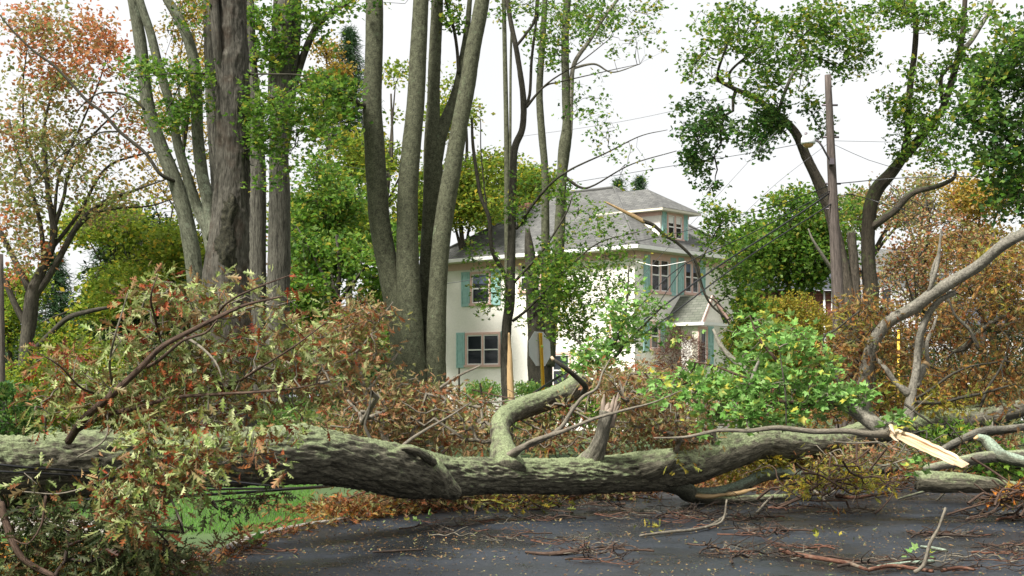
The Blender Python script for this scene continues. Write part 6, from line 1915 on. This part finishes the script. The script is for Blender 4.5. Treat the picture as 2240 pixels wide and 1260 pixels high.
brush('brush_pile', 'yellow and green leafy brush below the end of the log, right of centre', [(1840, 1045, 70, 32, 19.2, .6, 1), (1760, 1060, 50, 25, 19.2, .6, .7), (1900, 1060, 50, 22, 19, .5, .8)], 75, 'yellow_green', 501, .10)
brush('brush_pile', 'brown leaf and twig brush between the two long logs at right', [(1930, 990, 100, 30, 20.5, .8, 1), (2080, 1000, 90, 30, 20.2, .8, .8), (1800, 1010, 80, 25, 20.8, .6, .8), (2190, 960, 60, 40, 20.8, .8, .8)], 150, 'oak_brown', 502)
brush('brush_pile', 'green leafy brush beneath the right hand logs', [(2080, 960, 90, 30, 20.8, .6, 1), (2170, 1010, 60, 25, 19.8, .6, 1), (2210, 1030, 40, 20, 19.4, .4, .8)], 80, 'maple_green', 503, .12, 'maple')
brush('brush_pile', 'orange yellow leafy spray at the right edge of the road', [(2210, 1085, 40, 12, 17.6, .3, 1), (2250, 1075, 40, 14, 17.6, .3, 1)], 30, 'litter_bright', 504, .11)
brush('brush_pile', 'tangled grey brush with curled leaves behind the knobbed stub', [(1300, 970, 160, 30, 20.5, .8, 1), (1180, 930, 80, 40, 21, .8, .8), (1550, 980, 100, 25, 21, .7, .8)], 150, 'oak_brown', 505)
brush('brush_pile', 'rust brown brush beyond the trunk left of the upright limb', [(700, 950, 90, 30, 19.5, 1, .6), (880, 960, 120, 30, 20, 1, 1), (1030, 920, 80, 40, 21, 1, 1)], 150, 'oak_brown', 506)
brush('brush_pile', 'low brown and green brush hugging the ground behind the middle of the trunk', [(1000, 1090, 260, 16, 19.4, .7, 1), (820, 1105, 120, 16, 18.6, .6, 1), (1320, 1075, 140, 12, 20.6, .6, 1)], 190, 'oak_brown', 507, .11, nb=60)
brush('brush_pile', 'mixed leafy brush under the raised right hand limb', [(1600, 1030, 90, 16, 21.6, .6, .8), (1740, 1010, 90, 20, 21.8, .6, 1)], 90, 'yellow_green', 508)
brush('brush_pile', 'brown brush in the deep shade beyond the yellow post', [(1960, 880, 120, 40, 24.5, 1.5, 1), (2120, 880, 120, 40, 24.5, 1.5, 1), (1820, 900, 80, 40, 24, 1.2, 1), (1700, 900, 100, 30, 22.5, 1.2, .6), (2200, 850, 80, 50, 25, 1.5, 1), (2050, 820, 100, 40, 27, 1.5, .7)], 460, 'oak_rust', 509, .13)
brush('brush_pile', 'green and brown brush between the sign post and the snag', [(1150, 900, 70, 30, 26, 1, 1), (1240, 890, 60, 30, 24, 1, 1), (1330, 900, 90, 40, 23, 1, 1)], 150, 'maple_green', 510, .12, 'maple')

# ------------------------------------------------------------------ sticks on the road
def stick_mesh(seed, ln, rad, nbr, mat, crook=.085):
    r = np.random.default_rng(seed)
    k = 7
    x = np.linspace(-.5, .5, k) * ln
    p = np.stack([x, r.normal(size=k) * crook * ln, np.abs(r.normal(size=k)) * .035 * ln + rad], -1)
    mb = MB()
    pr = catmull(np.column_stack([p, np.linspace(rad, rad * .45, k)]), ln / 18)
    tube(mb, pr, 7, .2, rad * .15, seed, ragged=rad * 1.5)
    for b in range(nbr):
        i = r.integers(len(pr) // 5, len(pr) - 2)
        a = r.uniform(.4, 1.1) * r.choice([-1, 1])
        L_ = ln * r.uniform(.15, .4)
        s = pr[i, :3]
        e = s + np.array([math.cos(a), math.sin(a), abs(r.normal()) * .45]) * L_
        m_ = (s + e) / 2 + r.normal(size=3) * .08 * L_
        e[2], m_[2] = max(e[2], .006), max(m_[2], .008)
        tube(mb, catmull(np.array([[*s, pr[i, 3] * .7], [*m_, rad * .4], [*e, rad * .2]]), L_ / 6), 5)
        if r.random() < .6:
            a2_ = a + r.normal() * .6
            e2 = m_ + np.array([math.cos(a2_), math.sin(a2_), abs(r.normal()) * .6]) * L_ * .5
            e2[2] = max(e2[2], .006)
            tube(mb, np.array([[*m_, rad * .35], [*e2, rad * .15]]), 4)
    return mb


stick_src = []
for k, (ln, rad, nbr, mt) in enumerate([(.55, .009, 3, 'bark_stick_dark'), (.75, .012, 4, 'bark_stick'), (.42, .008, 2, 'bark_stick_grey'), (.95, .014, 5, 'bark_stick_dark'), (.35, .012, 0, 'bark_stick_red'), (.62, .010, 4, 'bark_stick_red'), (.28, .007, 2, 'bark_stick_dark'), (.5, .008, 3, 'bark_stick_grey')]):
    stick_src.append(stick_mesh(600 + k, ln, rad, nbr, mt).build('broken_twig', M[mt], None, (0, 0, 0)))
zones = [((1290, 1205), 85, 28, 20, 'thin broken twig in the tangle lying on the road below the middle of the trunk'),
         ((1130, 1180), 110, 14, 9, 'thin twig lying on wet asphalt just left of the central twig tangle'),
         ((960, 1160), 60, 14, 6, 'thin dark twig near the leaf covered road edge below the cut stub'),
         ((1120, 1140), 120, 12, 10, 'dark twig in the shadow right beneath the fallen trunk'),
         ((1520, 1140), 130, 14, 22, 'twig in the loose drift below the elbow of the fallen tree'),
         ((1660, 1165), 60, 14, 12, 'dark twig in the small heap left of the green leaf on the road'),
         ((1720, 1210), 110, 12, 11, 'dark twig on the road right above the reddish bark stick'),
         ((1590, 1215), 50, 8, 6, 'dark twig on the open road left of the reddish bark stick'),
         ((1780, 1120), 110, 14, 14, 'twig in the drift under the yellow green brush'),
         ((2060, 1175), 70, 9, 9, 'dark twig beside the upright leaning stick'),
         ((2200, 1215), 60, 26, 16, 'twig in the tangle at the lower right corner of the road'),
         ((2170, 1135), 80, 6, 6, 'dark twig on the road near the right edge below the log'),
         ((1950, 1240), 140, 14, 13, 'twig among the bark pieces at the bottom edge of the road'),
         ((560, 1215), 60, 8, 5, 'dark twig on the road by the leafy oak bough'),
         ((1330, 1120), 150, 12, 10, 'twig on the road in front of the snag with the torn top')]
cnt = 0
for (cx, cy), sx_, sy_, n, lab in zones:
    for i in range(int(n * 1.5)):
        s = stick_src[cnt % 8]
        o = s if cnt < 8 else s.copy()
        if cnt >= 8:
            C.objects.link(o)
        p = G(cx + rng.normal() * sx_ * .6, max(1085, min(cy + rng.normal() * sy_ * .6, 1258)))
        o.location = (p[0], p[1], .006 + .012 * rng.random())
        o.rotation_euler = (0, 0, rng.uniform(-1.15, 1.15) + (math.pi if rng.random() < .5 else 0))
        o.scale = [rng.uniform(.5, 1.05)] * 3
        tag(o, lab, 'twig', lab.replace('thin ', '').replace('dark ', '').replace('twig', 'twigs').replace('broken ', ''))
        cnt += 1


def stick(label, pts, mt, name='broken_branch', n=9, fur=.003, cat='branch', rag=.02, extra=()):
    """pts (px, py, height above road, radius px) laid on the road"""
    q = []
    for a, b, h, r_ in pts:
        g = G(a, b)
        q.append((g[0], g[1], h, .7 * r_ / F * g[1]))
    mb = MB()
    pr = catmull(np.array(q), .05)
    tube(mb, pr, n, .12, fur, len(label), ragged=rag)
    for ex in extra:
        q = [(*G(a, b)[:2], h, r_ / F * G(a, b)[1]) for a, b, h, r_ in ex]
        tube(mb, catmull(np.array(q), .05), 6, .1, fur * .4, 3)
    return tag(mb.build(name, M[mt], None, q[0][:3]), label, cat)


stick('reddish bark stick with patches of grey lying diagonally on the road', [(1706, 1214, .05, 7), (1740, 1224, .05, 8), (1800, 1234, .05, 7.5), (1850, 1243, .05, 7), (1895, 1258, .05, 5)], 'bark_stick_red')
stick('thin pale stick leaning up out of the twig tangle by the bottom edge', [(2000, 1262, .04, 7), (2020, 1262, .10, 6.5), (2035, 1262, .30, 5.5), (2052, 1262, .42, 4.5), (2068, 1262, .60, 3.5)], 'bark_stick_grey')
stick('short mossy stick segment left of the leaning pale stick', [(2015, 1205, .04, 5), (2040, 1208, .04, 6), (2070, 1214, .04, 5.5)], 'bark_teal')
stick('mossy green branch piece at the foot of the leaning stick', [(1920, 1250, .04, 6), (1970, 1246, .05, 7.5), (2040, 1240, .05, 7)], 'bark_teal')
stick('reddish brown bent branch below the mossy green piece', [(1900, 1256, .04, 7), (1950, 1252, .06, 6.5), (2000, 1256, .05, 6), (2040, 1262, .05, 5)], 'bark_stick_red')
stick('tan stripped stick at the bottom edge right of the leaning stick', [(2060, 1258, .04, 6), (2100, 1254, .05, 6), (2130, 1256, .04, 5)], 'bark_stick_red')
stick('long grey forked branch arching over the road below the teal limb', [(1655, 1125, .02, 4), (1690, 1104, .12, 4), (1730, 1094, .22, 4.4), (1765, 1096, .24, 4.6), (1800, 1110, .12, 4), (1835, 1124, .02, 3)], 'bark_stick_grey', extra=[[(1730, 1094, .22, 3), (1790, 1085, .3, 2.5), (1830, 1075, .4, 1.6)], [(1800, 1110, .12, 2.6), (1850, 1100, .3, 2), (1880, 1090, .45, 1.2)]])
stick('long brown branch lying along the twig drift below the elbow', [(1400, 1178, .03, 4), (1460, 1172, .04, 5), (1520, 1166, .04, 5), (1560, 1156, .05, 4.4), (1590, 1146, .12, 3)], 'bark_stick_grey', extra=[[(1540, 1162, .04, 3), (1580, 1158, .1, 2.6), (1590, 1158, .35, 2)]])
stick('dark curved branch lying right of the yellow green brush', [(1830, 1090, .04, 7), (1870, 1096, .05, 6), (1910, 1090, .05, 5), (1950, 1082, .04, 4)], 'bark_stick_red')
stick('dark thick twig on the road beside the leaning pale stick', [(1985, 1168, .03, 4), (2010, 1174, .03, 5), (2080, 1176, .03, 4.5), (2140, 1180, .03, 3)], 'bark_stick_dark', extra=[[(2040, 1175, .03, 3), (2050, 1168, .06, 2)]])
stick('dark thick twig near the right edge of the road', [(2180, 1142, .03, 4), (2205, 1138, .03, 5), (2250, 1136, .03, 4)], 'bark_stick_red')
stick('thin bare branch reaching down to the road before the snapped log', [(1965, 1096, .03, 3), (2010, 1086, .05, 4), (2060, 1078, .09, 4.6), (2110, 1072, .12, 5)], 'bark_log_pale')
stick('flat strip of brown bark lying on the road below the cut stub', [(1150, 1212, .02, 4), (1190, 1216, .02, 6), (1230, 1216, .03, 8), (1262, 1212, .03, 5)], 'bark_stick')
stick('slim dark stick lying by the leaf covered road edge', [(815, 1212, .02, 3), (860, 1210, .02, 4), (925, 1206, .02, 2.6)], 'bark_stick_dark')

# ------------------------------------------------------------------ small leaf sprigs on the road
def sprig(label, px, py, mat, n, kind='oak', size=.11):
    g = G(px, py)
    mb = MB()
    r = np.random.default_rng(int(px))
    pos = g + r.normal(size=(n, 3)) * [.09, .09, .03] + [0, 0, .05]
    pos[:, 2] = np.maximum(pos[:, 2], .015)
    add_leaves(mb, pos, size, kind, r.random(n), .4, -.3, None, r)
    tag(mb.build('leaf_sprig', M[mat], None, g), label, 'leaves')


sprig('yellow green oak sprig with a pale top leaf lying above the long brown branch', 1430, 1165, 'yellow_green', 16)
sprig('single green and yellow leaf sprig alone on the open road', 1812, 1180, 'yellow_green', 7, 'maple', .09)
sprig('bright green leaf sprig by the kerb left of centre', 548, 1198, 'maple_fresh', 6, 'maple', .13)
sprig('light green leaf sprig on the mossy green branch piece', 2005, 1222, 'maple_fresh', 7, 'maple', .10)
sprig('dull red leaf sprig in the twigs above the green leaf', 1826, 1136, 'litter_bright', 6)
sprig('pale green maple leaf sprig resting on litter below the trunk', 915, 1148, 'maple_fresh', 5, 'maple', .11)

# ------------------------------------------------------------------ fallen leaves, grass
r = np.random.default_rng(77)


def scatter(n, quad, zh=.02, dens=None):
    """random ground points inside a pixel quad"""
    q = [G(a, b)[:2] for a, b in quad]
    s, t_ = r.random(n), r.random(n)
    p = (q[0] * ((1 - s) * (1 - t_))[:, None] + q[1] * (s * (1 - t_))[:, None] + q[2] * (s * t_)[:, None] + q[3] * ((1 - s) * t_)[:, None])
    return np.column_stack([p, .012 + zh * r.random(n)])


mb = MB()
pos = scatter(3600, [(300, 1290), (2500, 1290), (2500, 1070), (760, 1085)], .006)
dn = vnoise(pos * 1.3, 5)
pos = pos[r.random(len(pos)) < np.clip((dn - .38) * 3.2, .06, 1)]
add_leaves(mb, pos, .055, 'oak', r.random(len(pos)), 3, 0, None, r)
pos = scatter(9500, [(300, 1290), (2500, 1290), (2500, 1070), (760, 1085)], .003)
dn = vnoise(pos * 1.1, 6)
pos = pos[r.random(len(pos)) < np.clip((dn - .35) * 2.5, .12, 1)]
add_leaves(mb, pos, .026, 'far', r.random(len(pos)), 4, 0, None, r)
setting(mb.build('fallen_leaves', M['litter_road']), 'stuff')

mb = MB()
# litter banked along the kerb and below the trunk
i_ = r.integers(0, len(ec) - 1, 9000)
e_ = ec[i_] + (ec[i_ + 1] - ec[i_]) * r.random(9000)[:, None]
off_ = np.abs(r.normal(size=9000)) * .95 - .22
pos = e_ + nrm[i_] * off_[:, None]
pos[:, 2] = np.where(off_ > 0, .10, .015) + .05 * r.random(9000) * np.exp(-np.abs(off_))
pos = pos[(r.random(9000) < .9) & ((e_[:, 0] > G(720, 1150)[0]) | (off_ < .12))]
add_leaves(mb, pos, .115, 'oak', r.random(len(pos)), 1.6, 0, None, r)
pos = scatter(9500, [(760, 1142), (1700, 1066), (1700, 1000), (900, 1040)], .09)
add_leaves(mb, pos, .12, 'oak', r.random(len(pos)), 1.4, 0, None, r)
pos = scatter(5000, [(1500, 1085), (2400, 1070), (2400, 1000), (1500, 1020)], .08)
add_leaves(mb, pos, .12, 'oak', r.random(len(pos)), 1.4, 0, None, r)
pos = scatter(9000, [(-300, 1000), (2600, 1000), (2600, 905), (-300, 905)], .05)
add_leaves(mb, pos, .14, 'oak', r.random(len(pos)), 1.4, 0, None, r)
setting(mb.build('leaf_litter', M['litter']), 'stuff')
mb = MB()
pos = scatter(700, [(-60, 1290), (330, 1290), (230, 1195), (-60, 1195)], .05)
add_leaves(mb, pos, .11, 'oak', r.random(len(pos)), 1.5, 0, None, r)
pos = scatter(420, [(660, 1162), (900, 1128), (900, 1095), (700, 1105)], .12)
add_leaves(mb, pos, .12, 'oak', r.random(len(pos)), 1.3, 0, None, r)
setting(mb.build('bright_leaf_litter', M['litter_bright']), 'stuff')

mb = MB()
pos = scatter(52000, [(-150, 1200), (660, 1158), (700, 1040), (-150, 1040)], 0)
pos[:, 2] = 0
gp = pos[(fbm(pos * .9, 9, 2) > -.28)]
# keep the pavement clear
pv_lo, pv_hi = G(100, 1172)[1], G(100, 1133)[1]
ok = ~((gp[:, 1] > pv_lo) & (gp[:, 1] < pv_hi) & (gp[:, 0] < G(360, 1150)[0]))
gp = gp[ok]
ax = np.tile(np.array([0, 0, 1.0]), (len(gp), 1))
add_leaves(mb, gp, .07, 'blade', r.random(len(gp)), -.2, -1.6, ax, r)
setting(mb.build('grass', M['grass']), 'stuff')
print('faces', sum(len(m.polygons) for m in bpy.data.meshes))
